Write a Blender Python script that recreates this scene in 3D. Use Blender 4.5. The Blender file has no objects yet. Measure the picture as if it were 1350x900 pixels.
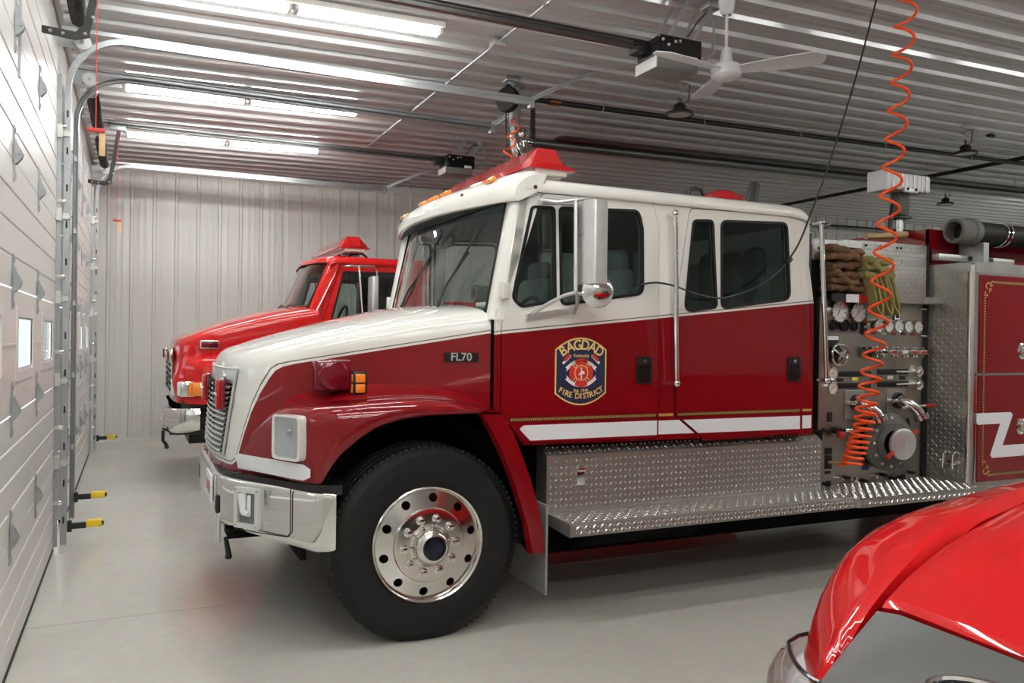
import bpy, bmesh, math, random
import numpy as np
from mathutils import Vector, Matrix
from mathutils.geometry import delaunay_2d_cdt

sc = bpy.context.scene
col = sc.collection
R = math.radians
random.seed(7)

# ------------------------------------------------------------------ camera
cam_d = bpy.data.cameras.new('camera')
cam = bpy.data.objects.new('camera', cam_d)
col.objects.link(cam)
cam_d.sensor_fit = 'HORIZONTAL'
cam_d.sensor_width = 36.0
cam_d.lens = 36.0 * 1072.0 / 1350.0
cam_d.clip_start = 0.05
_y, _p, _r = R(24.94), R(-0.27), R(-0.78)
_F = Vector((math.sin(_y) * math.cos(_p), math.cos(_y) * math.cos(_p), math.sin(_p)))
_R = Vector((math.cos(_y), -math.sin(_y), 0))
_U = _R.cross(_F)
_R2 = _R * math.cos(_r) - _U * math.sin(_r)
_U2 = _U * math.cos(_r) + _R * math.sin(_r)
_m = Matrix((_R2, _U2, -_F)).transposed().to_4x4()
_m.translation = Vector((0.52, 0.0, 1.6))
cam.matrix_world = _m
sc.camera = cam

# ------------------------------------------------------------------ world / exposure
w = bpy.data.worlds.new('world')
sc.world = w
w.use_nodes = True
w.node_tree.nodes['Background'].inputs[0].default_value = (0.90, 0.95, 1.0, 1)
w.node_tree.nodes['Background'].inputs[1].default_value = 4.0
sc.view_settings.view_transform = 'Standard'
sc.view_settings.look = 'None'
sc.view_settings.exposure = 0.0
sc.view_settings.gamma = 1.0
sc.view_settings.use_curve_mapping = False
TUBE_STRENGTH = 68.0        # the fluorescent tubes (radiance of their mesh)

# ------------------------------------------------------------------ materials
MATS = {}


def _new(name):
    m = bpy.data.materials.new(name)
    m.use_nodes = True
    nt = m.node_tree
    b = nt.nodes['Principled BSDF']
    MATS[name] = m
    return m, nt, b


def nd(nt, kind, **kw):
    n = nt.nodes.new(kind)
    for k, v in kw.items():
        setattr(n, k, v)
    return n


def mat(name, c, rough=0.5, metal=0.0, coat=0.0, var=0.06, scale=8.0, bump=0.0, emit=None, es=0.0, spec=0.5, bscale=None, coatr=0.04, rvar=0.0):
    m, nt, b = _new(name)
    tc = nd(nt, 'ShaderNodeTexCoord')
    no = nd(nt, 'ShaderNodeTexNoise')
    no.inputs['Scale'].default_value = scale
    no.inputs['Detail'].default_value = 5
    nt.links.new(tc.outputs['Object'], no.inputs['Vector'])
    mx = nd(nt, 'ShaderNodeMix', data_type='RGBA')
    mx.inputs[6].default_value = (*[max(0, x * (1 - var)) for x in c], 1)
    mx.inputs[7].default_value = (*[min(1, x * (1 + var)) for x in c], 1)
    nt.links.new(no.outputs['Fac'], mx.inputs[0])
    nt.links.new(mx.outputs[2], b.inputs['Base Color'])
    b.inputs['Roughness'].default_value = rough
    b.inputs['Metallic'].default_value = metal
    b.inputs['Specular IOR Level'].default_value = spec
    if coat >= 1:
        b.inputs['Specular IOR Level'].default_value = .05
    if coat:
        b.inputs['Coat Weight'].default_value = coat
        b.inputs['Coat Roughness'].default_value = coatr
    if rvar:
        mr = nd(nt, 'ShaderNodeMapRange')
        mr.inputs[3].default_value = rough - rvar
        mr.inputs[4].default_value = rough + rvar
        nt.links.new(no.outputs['Fac'], mr.inputs[0])
        nt.links.new(mr.outputs[0], b.inputs['Roughness'])
    if bump:
        n2 = nd(nt, 'ShaderNodeTexNoise')
        n2.inputs['Scale'].default_value = bscale or scale * 6
        nt.links.new(tc.outputs['Object'], n2.inputs['Vector'])
        bp = nd(nt, 'ShaderNodeBump')
        bp.inputs['Strength'].default_value = bump
        bp.inputs['Distance'].default_value = 0.01
        nt.links.new(n2.outputs['Fac'], bp.inputs['Height'])
        nt.links.new(bp.outputs[0], b.inputs['Normal'])
    if emit:
        b.inputs['Emission Color'].default_value = (*emit, 1)
        b.inputs['Emission Strength'].default_value = es
    return m


def paint2(name, c_neg, c_pos, line=None, lw=0.004, rough=0.5, coat=1.0):
    """two-tone car paint split where the vertex attribute 'paint' changes sign"""
    m, nt, b = _new(name)
    at = nd(nt, 'ShaderNodeAttribute', attribute_name='paint')
    gt = nd(nt, 'ShaderNodeMath', operation='GREATER_THAN')
    gt.inputs[1].default_value = 0.0
    nt.links.new(at.outputs['Fac'], gt.inputs[0])
    mx = nd(nt, 'ShaderNodeMix', data_type='RGBA')
    mx.inputs[6].default_value = (*c_neg, 1)
    mx.inputs[7].default_value = (*c_pos, 1)
    nt.links.new(gt.outputs[0], mx.inputs[0])
    out = mx.outputs[2]
    if line:
        sb = nd(nt, 'ShaderNodeMath', operation='SUBTRACT')
        sb.inputs[1].default_value = 4.0 * lw
        ab = nd(nt, 'ShaderNodeMath', operation='ABSOLUTE')
        lt = nd(nt, 'ShaderNodeMath', operation='LESS_THAN')
        lt.inputs[1].default_value = lw * .7
        nt.links.new(at.outputs['Fac'], sb.inputs[0])
        nt.links.new(sb.outputs[0], ab.inputs[0])
        nt.links.new(ab.outputs[0], lt.inputs[0])
        m2 = nd(nt, 'ShaderNodeMix', data_type='RGBA')
        m2.inputs[7].default_value = (*line, 1)
        nt.links.new(out, m2.inputs[6])
        nt.links.new(lt.outputs[0], m2.inputs[0])
        out = m2.outputs[2]
    nt.links.new(out, b.inputs['Base Color'])
    b.inputs['Roughness'].default_value = rough
    b.inputs['Specular IOR Level'].default_value = .05
    b.inputs['Coat Weight'].default_value = coat
    b.inputs['Coat Roughness'].default_value = 0.03
    return m


def glass(name, tint, ior=1.5, gloss=1.0, rough=0.0):
    m = bpy.data.materials.new(name)
    m.use_nodes = True
    nt = m.node_tree
    nt.nodes.clear()
    o = nd(nt, 'ShaderNodeOutputMaterial')
    tr = nd(nt, 'ShaderNodeBsdfTransparent')
    tr.inputs[0].default_value = (*tint, 1)
    gl = nd(nt, 'ShaderNodeBsdfGlossy')
    gl.inputs['Roughness'].default_value = rough
    gl.inputs[0].default_value = (gloss, gloss, gloss, 1)
    lw = nd(nt, 'ShaderNodeLayerWeight')
    lw.inputs[0].default_value = .5
    pw = nd(nt, 'ShaderNodeMath', operation='POWER')
    pw.inputs[1].default_value = 5.0
    nt.links.new(lw.outputs['Facing'], pw.inputs[0])
    fr = nd(nt, 'ShaderNodeMapRange')
    fr.inputs[3].default_value = .045
    fr.inputs[4].default_value = 1.0
    nt.links.new(pw.outputs[0], fr.inputs[0])
    mx = nd(nt, 'ShaderNodeMixShader')
    nt.links.new(fr.outputs[0], mx.inputs[0])
    nt.links.new(tr.outputs[0], mx.inputs[1])
    nt.links.new(gl.outputs[0], mx.inputs[2])
    nt.links.new(mx.outputs[0], o.inputs[0])
    MATS[name] = m
    return m


RED = (0.20, 0.0022, 0.0055)
WHITE = (0.80, 0.785, 0.73)
mat('red', RED, .5, coat=1, var=.02)
mat('white', WHITE, .5, coat=1, var=.015)
paint2('two_tone', RED, WHITE, line=(.12, .09, .07))
mat('bright_red', (.60, .012, .012), .5, coat=1, var=.02)
mat('pickup_red', (.58, .004, .006), .5, coat=1, var=.02)
mat('chrome', (.82, .82, .80), .07, 1, var=.02)
mat('polished', (.74, .72, .68), .14, 1, var=.05, scale=20, rvar=.05)
mat('galvanised', (.40, .42, .43), .38, .6, var=.15, scale=30)
mat('steel_light', (.66, .66, .65), .35, .7, var=.1, scale=14)
mat('tread_plate', (.44, .43, .40), .38, .85, var=.06, scale=5)
mat('tread_bar', (.80, .78, .74), .20, .9, var=.04, scale=5)
mat('tread_dark', (.05, .05, .05), .4, .6, var=.3, scale=9)
mat('stainless', (.43, .41, .365), .36, 1, var=.14, scale=4, rvar=.06)
mat('plate_alu', (.46, .45, .42), .38, .9, var=.2, scale=6, rvar=.08)
mat('rubber', (.0075, .0075, .0075), .6, var=.25, scale=14, spec=.3)
mat('tread_rubber', (.010, .010, .010), .75, var=.2, scale=20)
mat('black', (.010, .010, .011), .45, var=.2)
mat('black_gloss', (.008, .008, .009), .16, var=.1)
mat('opener_cover', (.20, .19, .18), .5)
mat('black_plastic', (.010, .010, .011), .4, var=.2)
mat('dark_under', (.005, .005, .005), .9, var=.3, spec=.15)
mat('scuffed_grey', (.30, .30, .29), .6, .2, var=.4, scale=25)
mat('interior', (.09, .105, .108), .75, var=.2)
mat('interior_grey', (.20, .22, .22), .8, var=.2)
mat('seat', (.26, .30, .31), .85, var=.3)
mat('amber', (.95, .26, .02), .2, coat=.6, var=.06)
mat('red_lens', (.40, .008, .010), .12, coat=1, var=.1, scale=40)
mat('dark_red_lens', (.15, .004, .012), .15, coat=1, var=.3, scale=30)
mat('lamp_lens', (.88, .88, .87), .25, .0, coat=1, var=.12, scale=30)
mat('reflective_white', (.86, .87, .89), .45, var=.02)
mat('gold', (.72, .50, .13), .35, .5, var=.1, scale=60)
mat('gold_print', (.86, .60, .20), .5, var=.05)
mat('hub_glass', (.008, .012, .03), .15)
mat('navy', (.016, .022, .065), .4, coat=.4, var=.1)
mat('emblem_red', (.62, .035, .02), .4, var=.1)
mat('print_white', (.85, .85, .85), .5, var=.02)
mat('print_black', (.01, .01, .01), .5, var=.1)
mat('sticker_blue', (.02, .05, .28), .5)
mat('sticker_green', (.02, .28, .16), .5)
mat('sticker_yellow', (.80, .68, .12), .5)
mat('sticker_red', (.5, .03, .02), .5)
mat('orange_hose', (1.0, .10, .012), .38, var=.03)
mat('cord_black', (.008, .008, .008), .5)
mat('cord_red', (.62, .06, .05), .6)
mat('yellow_plastic', (.90, .62, .02), .4)
mat('wood', (.45, .29, .14), .6, var=.25, scale=12)
mat('tag_card', (.72, .50, .27), .8)
mat('hose_brown', (.15, .078, .034), .9, var=.3, scale=30, bump=.4)
mat('hose_green', (.25, .22, .075), .9, var=.2, scale=40, bump=.4)
mat('canvas_grey', (.12, .12, .105), .8, var=.2)
mat('gauge_face', (.74, .74, .70), .4, var=.04)
mat('door_panel', (.74, .72, .69), .34, coat=.25, coatr=.25, var=.03, scale=3, bump=.10, bscale=260)
mat('wall_panel', (.66, .645, .61), .34, coat=.2, coatr=.2, var=.03, scale=2)
mat('ceiling_panel', (.56, .56, .555), .3, coat=.7, coatr=.10, var=.03, scale=2)
mat('trim_white', (.72, .70, .68), .4, var=.04)
mat('fan_white', (.74, .74, .76), .4, var=.02)
mat('pvc', (.66, .66, .64), .4, var=.04)
mat('grey_plastic', (.34, .34, .33), .45, var=.05)
mat('pickup_trim', (.095, .10, .096), .42, var=.08, scale=3, bump=.15, bscale=900)
mat('duct_pipe', (.16, .16, .155), .35, .9, var=.2)
mat('black_pipe', (.012, .012, .012), .45, .2)
mat('copper', (.25, .12, .05), .35, .9)
mat('tube_light', (1, 1, 1), .4, emit=(.97, 1.0, .98), es=TUBE_STRENGTH)
mat('day_window', (.85, .9, .92), .3)
glass('windscreen', (.82, .88, .86))
glass('side_glass', (.78, .84, .82))
glass('dark_glass', (.60, .68, .66))
glass('clear_lens', (.86, .87, .88))
glass('door_glass', (.85, .90, .92))

# floor: sealed pale concrete
m, nt, b = _new('concrete')
tc = nd(nt, 'ShaderNodeTexCoord')
n1 = nd(nt, 'ShaderNodeTexNoise'); n1.inputs['Scale'].default_value = .9; n1.inputs['Detail'].default_value = 8
n2 = nd(nt, 'ShaderNodeTexNoise'); n2.inputs['Scale'].default_value = 14; n2.inputs['Detail'].default_value = 6
nt.links.new(tc.outputs['Object'], n1.inputs['Vector']); nt.links.new(tc.outputs['Object'], n2.inputs['Vector'])
cr = nd(nt, 'ShaderNodeValToRGB')
cr.color_ramp.elements[0].position = .3; cr.color_ramp.elements[0].color = (.63, .605, .545, 1)
cr.color_ramp.elements[1].position = .7; cr.color_ramp.elements[1].color = (.72, .695, .635, 1)
nt.links.new(n1.outputs['Fac'], cr.inputs[0])
mx = nd(nt, 'ShaderNodeMix', data_type='RGBA', blend_type='MULTIPLY')
mx.inputs[0].default_value = .25
nt.links.new(cr.outputs[0], mx.inputs[6]); nt.links.new(n2.outputs['Color'], mx.inputs[7])
cr2 = nd(nt, 'ShaderNodeMapRange'); cr2.inputs[3].default_value = .10; cr2.inputs[4].default_value = .24
nt.links.new(n1.outputs['Fac'], cr2.inputs[0])
nt.links.new(mx.outputs[2], b.inputs['Base Color']); nt.links.new(cr2.outputs[0], b.inputs['Roughness'])
mat('joint', (.10, .09, .08), .8)


# ------------------------------------------------------------------ mesh helpers
class MB:
    def __init__(s):
        s.v = []; s.f = []; s.m = []

    def add(s, vs, fs, mi=0):
        o = len(s.v)
        s.v += [tuple(v) for v in vs]
        s.f += [tuple(i + o for i in f) for f in fs]
        s.m += [mi] * len(fs)
        return s

    def box(s, c, d, mi=0, M=None):
        x, y, z = d[0] / 2, d[1] / 2, d[2] / 2
        vs = [Vector((i, j, k)) for i in (-x, x) for j in (-y, y) for k in (-z, z)]
        if M is not None:
            vs = [M @ v for v in vs]
        vs = [v + Vector(c) for v in vs]
        return s.add(vs, [(0, 1, 3, 2), (4, 6, 7, 5), (0, 4, 5, 1), (2, 3, 7, 6), (0, 2, 6, 4), (1, 5, 7, 3)], mi)

    def span(s, a, b, mi=0):
        return s.box([(a[i] + b[i]) / 2 for i in range(3)], [abs(b[i] - a[i]) for i in range(3)], mi)

    def rbox(s, c, d, r=.01, seg=2, mi=0, M=None):
        bm = bmesh.new()
        bmesh.ops.create_cube(bm, size=1)
        for v in bm.verts:
            v.co = Vector((v.co.x * d[0], v.co.y * d[1], v.co.z * d[2]))
        bmesh.ops.bevel(bm, geom=list(bm.edges), offset=min(r, min(d) * .49), segments=seg, affect='EDGES', profile=.5)
        vs = [(M @ v.co if M is not None else v.co) + Vector(c) for v in bm.verts]
        bm.verts.index_update()
        fs = [[v.index for v in f.verts] for f in bm.faces]
        bm.free()
        return s.add(vs, fs, mi)

    def grid(s, P, mi=0, cu=False, cv=False, mif=None):
        P = [list(row) for row in P]
        nu, nv = len(P), len(P[0])
        fs = []; ms = []
        for i in range(nu if cu else nu - 1):
            for j in range(nv if cv else nv - 1):
                fs.append((i * nv + j, ((i + 1) % nu) * nv + j, ((i + 1) % nu) * nv + (j + 1) % nv, i * nv + (j + 1) % nv))
                ms.append(mif(i, j) if mif else mi)
        s.add([p for row in P for p in row], fs, mi)
        s.m[-len(fs):] = ms
        return s

    def tube(s, pts, r, n=8, mi=0, closed=False, caps=True):
        pts = [Vector(p) for p in pts]
        N = len(pts)
        rr = r if isinstance(r, (list, tuple)) else [r] * N
        tg = []
        for i in range(N):
            a = pts[i - 1] if (i > 0 or closed) else pts[i]
            b = pts[(i + 1) % N] if (i < N - 1 or closed) else pts[i]
            t = b - a
            tg.append(t.normalized() if t.length > 1e-9 else Vector((0, 0, 1)))
        u = tg[0].orthogonal().normalized()
        rows = []
        for i in range(N):
            u = u - tg[i] * u.dot(tg[i])
            u = u.normalized() if u.length > 1e-6 else tg[i].orthogonal().normalized()
            w_ = tg[i].cross(u)
            rows.append([pts[i] + (u * math.cos(2 * math.pi * k / n) + w_ * math.sin(2 * math.pi * k / n)) * rr[i] for k in range(n)])
        o = len(s.v)
        s.grid(rows, mi, cu=closed, cv=True)
        if caps and not closed:
            s.f += [tuple(o + k for k in range(n)), tuple(o + (N - 1) * n + k for k in range(n))]
            s.m += [mi, mi]
        return s

    def cyl(s, a, b, r, r2=None, n=16, mi=0):
        return s.tube([a, b], [r, r if r2 is None else r2], n, mi)

    def lathe(s, prof, o, ax, n=32, mi=0, caps=False):
        ax = Vector(ax).normalized(); o = Vector(o)
        u = ax.orthogonal().normalized(); w_ = ax.cross(u)
        rows = [[o + ax * h + (u * math.cos(2 * math.pi * k / n) + w_ * math.sin(2 * math.pi * k / n)) * r for k in range(n)] for r, h in prof]
        b0 = len(s.v)
        s.grid(rows, mi, cv=True)
        if caps:
            s.f += [tuple(b0 + k for k in range(n)), tuple(b0 + (len(prof) - 1) * n + k for k in range(n))]
            s.m += [mi, mi]
        return s

    def ball(s, c, r, n=12, mi=0, sc_=(1, 1, 1)):
        rows = []
        for i in range(n // 2 + 1):
            a = math.pi * i / (n // 2)
            rows.append([(c[0] + r * sc_[0] * math.sin(a) * math.cos(2 * math.pi * k / n), c[1] + r * sc_[1] * math.sin(a) * math.sin(2 * math.pi * k / n), c[2] + r * sc_[2] * math.cos(a)) for k in range(n)])
        return s.grid(rows, mi, cv=True)

    def plate(s, loops, fn, t, mi=0):
        """loops of 2D points (first the outline, then holes); fn(a, b, depth) -> point; t the thickness"""
        loops = [list(l) for l in loops]
        flat = [p for l in loops for p in l]
        eds = []; k = 0
        for l in loops:
            eds += [(k + i, k + (i + 1) % len(l)) for i in range(len(l))]
            k += len(l)
        vo, _, fo, _, _, _ = delaunay_2d_cdt([Vector((p[0], p[1])) for p in flat], eds, [], 0, 1e-7)

        def inside(x, y):
            c = False
            for l in loops:
                for i in range(len(l)):
                    (x1, y1), (x2, y2) = l[i - 1][:2], l[i][:2]
                    if (y1 > y) != (y2 > y) and x < (x2 - x1) * (y - y1) / (y2 - y1) + x1:
                        c = not c
            return c
        fs = [tuple(f) for f in fo if inside(sum(vo[i].x for i in f) / 3, sum(vo[i].y for i in f) / 3)]
        n = len(vo)
        vs = [fn(p.x, p.y, 0) for p in vo]
        if t:
            vs += [fn(p.x, p.y, t) for p in vo]
            fs += [tuple(n + i for i in reversed(f)) for f in fs[:]]
        s.add(vs, fs, mi)
        if t:
            for l in loops:
                m_ = len(l)
                s.add([fn(p[0], p[1], 0) for p in l] + [fn(p[0], p[1], t) for p in l], [(i, (i + 1) % m_, m_ + (i + 1) % m_, m_ + i) for i in range(m_)], mi)
        return s

    def text(s, body, fn, size, mi=0, d=0.0, align='CENTER', t=0.0015):
        cu = bpy.data.curves.new('t', 'FONT')
        cu.body = body; cu.size = size; cu.align_x = align; cu.align_y = 'CENTER'; cu.resolution_u = 3; cu.offset = size * .018
        ob = bpy.data.objects.new('t', cu)
        me = bpy.data.meshes.new_from_object(ob)
        vs = [fn(v.co.x, v.co.y, d) for v in me.vertices]
        fs = [tuple(p.vertices) for p in me.polygons]
        bpy.data.objects.remove(ob); bpy.data.meshes.remove(me); bpy.data.curves.remove(cu)
        return s.add(vs, fs, mi)

    def mirror_y(s, yc):
        s.v = [(x, 2 * yc - y, z) for x, y, z in s.v]
        s.f = [tuple(reversed(f)) for f in s.f]
        return s

    def build(s, name, m, parent=None, smooth=True, angle=38, paint=None, recalc=True, label=None, kind=None):
        o = worldloc(parent)
        me = bpy.data.meshes.new(name)
        me.from_pydata([(x - o[0], y - o[1], z - o[2]) for x, y, z in s.v], [], s.f)
        ms = m if isinstance(m, (list, tuple)) else [m]
        for k in ms:
            me.materials.append(MATS[k])
        me.polygons.foreach_set('material_index', s.m)
        if paint is not None:
            at = me.attributes.new('paint', 'FLOAT', 'POINT')
            at.data.foreach_set('value', [float(paint(*v)) for v in s.v])
        if recalc:
            bm = bmesh.new(); bm.from_mesh(me)
            bmesh.ops.remove_doubles(bm, verts=bm.verts, dist=1e-5)
            bmesh.ops.recalc_face_normals(bm, faces=bm.faces)
            bm.to_mesh(me); bm.free()
        if smooth:
            me.shade_smooth()
            me.set_sharp_from_angle(angle=R(angle))
        me.update()
        ob = bpy.data.objects.new(name, me)
        col.objects.link(ob)
        if parent is not None:
            ob.parent = parent
        if label: ob['label'] = label
        if kind: ob['kind'] = kind
        return ob


def worldloc(o):
    p = Vector((0, 0, 0))
    while o is not None:
        p += o.location
        o = o.parent
    return p


def thing(name, label, cat, loc=(0, 0, 0), group=None):
    o = bpy.data.objects.new(name, None)
    o.empty_display_size = .1
    col.objects.link(o)
    o.location = loc
    o['label'] = label; o['category'] = cat
    if group: o['group'] = group
    return o


def tag(o, label, cat, group=None):
    o['label'] = label; o['category'] = cat
    if group: o['group'] = group
    return o


def copy_tree(o, parent=None, loc=None, rotz=None, label=None):
    c = o.copy()
    col.objects.link(c)
    c.parent = parent
    if loc is not None: c.location = loc
    if rotz is not None: c.rotation_euler = (0, 0, rotz)
    if label: c['label'] = label
    for ch in list(o.children):
        copy_tree(ch, c)
    return c


def spl(pts, n):
    """Catmull-Rom through control rows -> n samples"""
    P = np.array(pts, float)
    d = np.concatenate([[0], np.cumsum(np.maximum(1e-6, np.linalg.norm(np.diff(P[:, :min(3, P.shape[1])], axis=0), axis=1)))])
    Q = np.vstack([2 * P[0] - P[1], P, 2 * P[-1] - P[-2]])
    out = []
    for t in np.linspace(0, d[-1], n):
        i = min(max(np.searchsorted(d, t, side='right') - 1, 0), len(P) - 2)
        h = d[i + 1] - d[i]
        u = (t - d[i]) / h
        p0, p1, p2, p3 = Q[i], Q[i + 1], Q[i + 2], Q[i + 3]
        h0 = d[i] - d[i - 1] if i > 0 else h
        h2 = d[i + 2] - d[i + 1] if i + 2 < len(d) else h
        m1 = h * ((p2 - p1) / h * h0 + (p1 - p0) / h0 * h) / (h + h0)
        m2 = h * ((p3 - p2) / h2 * h + (p2 - p1) / h * h2) / (h + h2)
        out.append((2 * u**3 - 3 * u**2 + 1) * p1 + (u**3 - 2 * u**2 + u) * m1 + (-2 * u**3 + 3 * u**2) * p2 + (u**3 - u**2) * m2)
    return np.array(out)


def rpoly(pts, r, n=4):
    """2D polygon with rounded corners"""
    out = []
    N = len(pts)
    rs = r if isinstance(r, (list, tuple)) else [r] * N
    for i in range(N):
        p = Vector(pts[i]).to_2d() if len(pts[i]) > 2 else Vector(pts[i])
        a = Vector(pts[i - 1]) - p; b = Vector(pts[(i + 1) % N]) - p
        la, lb = a.length, b.length
        a.normalize(); b.normalize()
        ang = a.angle(b)
        d = min(rs[i] / max(1e-6, math.tan(ang / 2)), la * .45, lb * .45)
        if rs[i] <= 0:
            out.append((p.x, p.y)); continue
        p1, p2 = p + a * d, p + b * d
        for k in range(n + 1):
            t = k / n
            q = p1 * (1 - t)**2 + p * 2 * t * (1 - t) + p2 * t * t
            out.append((q.x, q.y))
    return out


def inset(poly, d):
    """move a (convex-ish) polygon's edges inwards by d (outwards when negative)"""
    N = len(poly)
    area = sum(poly[i][0] * poly[(i + 1) % N][1] - poly[(i + 1) % N][0] * poly[i][1] for i in range(N))
    sgn = 1 if area > 0 else -1
    out = []
    for i in range(N):
        p0, p1, p2 = (Vector(poly[i - 1]), Vector(poly[i]), Vector(poly[(i + 1) % N]))
        e1 = (p1 - p0); e2 = (p2 - p1)
        if e1.length < 1e-9 or e2.length < 1e-9:
            out.append(tuple(p1)); continue
        e1.normalize(); e2.normalize()
        n1 = Vector((-e1.y, e1.x)) * sgn; n2 = Vector((-e2.y, e2.x)) * sgn
        k = (n1 + n2)
        k = k / max(.35, k.length_squared / 2 if k.length_squared > 0 else 1) if k.length > 1e-6 else n1
        out.append(tuple(p1 + k * d))
    return out


def circ(cx, cy, r, n=16, ry=None):
    return [(cx + r * math.cos(2 * math.pi * k / n), cy + (ry or r) * math.sin(2 * math.pi * k / n)) for k in range(n)]


def rect(x0, y0, x1, y1):
    return [(x0, y0), (x1, y0), (x1, y1), (x0, y1)]


def lozenges(mb, fn, a0, a1, b0, b1, pitch=.034, L=.031, W=.0105, h=.0036, mi=0):
    """raised tread pattern of crossed bars on a plate: fn(a, b, height) -> point"""
    na, nb = int((a1 - a0) / pitch), int((b1 - b0) / pitch)
    for i in range(na):
        for j in range(nb):
            ca, cb = a0 + (i + .5) * (a1 - a0) / na, b0 + (j + .5) * (b1 - b0) / nb
            s_ = 1 if (i + j) % 2 else -1
            ux, uy = .7071, .7071 * s_
            px, py = -uy, ux
            e = [(-L / 2, 0), (0, -W / 2), (L / 2, 0), (0, W / 2)]
            vs = [fn(ca + ux * p + px * q, cb + uy * p + py * q, 0) for p, q in e]
            vs += [fn(ca + ux * p * .55 + px * q * .5, cb + uy * p * .55 + py * q * .5, h) for p, q in e]
            mb.add(vs, [(0, 1, 5, 4), (1, 2, 6, 5), (2, 3, 7, 6), (3, 0, 4, 7), (4, 5, 6, 7)], mi)
    return mb
# ================================================================== the room
XW, Y0, Y1 = 22.0, -7.7, 13.2


def zc(x):
    return 4.06 + .018 * x


def struct(o):
    o['kind'] = 'structure'
    return o


# floor: slabs with saw-cut joints
fl = struct(MB().span((-.3, Y0, -.10), (XW, Y1 + .3, -.012)).build('floor', 'joint', smooth=False))
xs = [-.3, 4.6, 9.2, 13.8, 18.4, XW]
ys = [Y0, -3.45, .8, 5.05, 9.3, Y1 + .3]
for i in range(5):
    for j in range(5):
        g = .0035
        MB().span((xs[i] + g, ys[j] + g, -.012), (xs[i + 1] - g, ys[j + 1] - g, 0)).build('slab', 'concrete', fl, smooth=False)


def rib_profile(wd, ribs=3, h=.022, bead=.0035):
    """(along, out) points of one ribbed steel sheet"""
    p = [(0, 0)]
    s_ = wd / ribs
    for k in range(ribs):
        c = (k + .5) * s_
        for q in (-.5,):
            pass
        p += [(c - .028, 0), (c - .017, h), (c + .017, h), (c + .028, 0)]
        for e in (.33, .67):
            x = c + .03 + (s_ - .06) * e
            if x < wd - .02:
                p += [(x - .012, 0), (x - .006, bead), (x + .006, bead), (x + .012, 0)]
    p = [q for q in p if q[0] < wd - .001] + [(wd, 0)]
    return p


PW = .914
# far wall of upright ribbed sheets
wf = struct(MB().span((-.3, Y1 + .012, 0), (XW, Y1 + .15, 4.5)).build('wall_far', 'wall_panel', smooth=False))
pr_ = rib_profile(PW, 3, .026, .0012)
pm = None
for i in range(int(XW / PW) + 1):
    if pm is None:
        pm = MB().grid([[(a, -h, z) for z in (0.05, 4.46)] for a, h in pr_]).build('panel', 'wall_panel', wf, angle=20)
        # keep its own coordinates local so that copies can share the mesh
        pm.location = (0.02, Y1 + .010, 0)
    else:
        c = pm.copy(); col.objects.link(c); c.location = (0.02 + i * PW, Y1 + .010, 0)
struct(MB().span((0, Y1 - .02, 0), (XW, Y1 + .012, .06)).build('baseboard_far', 'trim_white', smooth=False))
struct(MB().span((0, Y1 - .05, 3.98), (XW, Y1 + .012, 4.07)).build('trim_1', 'trim_white', smooth=False))
# walls out of view
struct(MB().span((-.3, Y0 - .2, 0), (XW, Y0, 4.6)).build('wall_near', 'wall_panel', smooth=False))
struct(MB().span((XW, Y0, 0), (XW + .2, Y1, 4.7)).build('wall_right', 'wall_panel', smooth=False))

# ceiling of ribbed sheets running away from the doors
ce = struct(MB().add([(x, y, zc(x) + k) for x in (-.3, XW) for y in (Y0, Y1 + .3) for k in (.03, .15)],
                     [(0, 1, 3, 2), (4, 6, 7, 5), (0, 4, 5, 1), (2, 3, 7, 6), (0, 2, 6, 4), (1, 5, 7, 3)]).build('ceiling', 'ceiling_panel', smooth=False))
rp = rib_profile(PW, 3, .036, .0016)
cm = None
yy = Y0 + .12
while yy < Y1:
    if cm is None:
        cm = MB().grid([[(x, a, zc(x) - h) for x in (0, XW)] for a, h in rp]).build('panel', 'ceiling_panel', ce, angle=20)
        cm.location = (0, yy, 0)
    else:
        c = cm.copy(); col.objects.link(c); c.location = (0, yy, 0)
    yy += PW

# ------------------------------------------------------------------ wall with the overhead doors
DOORS = [(2.42, 6.75), (7.75, 11.9)]
DH = 3.60
lo = [(Y0, 0), (2.42, 0), (2.42, DH), (6.75, DH), (6.75, 0), (7.75, 0), (7.75, DH), (11.9, DH), (11.9, 0), (Y1 + .15, 0), (Y1 + .15, 4.3), (Y0, 4.3)]
struct(MB().plate([lo], lambda a, b, d: (-.055 - d, a, b), .045).build('wall_left', 'wall_panel', smooth=False))

SH = DH / 6


def hinge_mesh():
    mb = MB()
    mb.box((.004, 0, 0), (.008, .018, .26))
    mb.box((.006, 0, .105), (.012, .024, .024)); mb.box((.006, 0, -.105), (.012, .024, .024))
    tri = [(.006, -.05), (.006, .06), (.012, .06), (.042, .0), (.036, -.022), (.014, -.05)]
    for yo in (-.022, .018):
        mb.plate([tri], lambda a, b, d, yo=yo: (a, yo + d, b), .004)
    mb.box((.012, 0, .01), (.008, .042, .11))
    mb.cyl((.028, -.03, .0), (.028, .03, .0), .009, n=10)
    return mb


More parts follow.
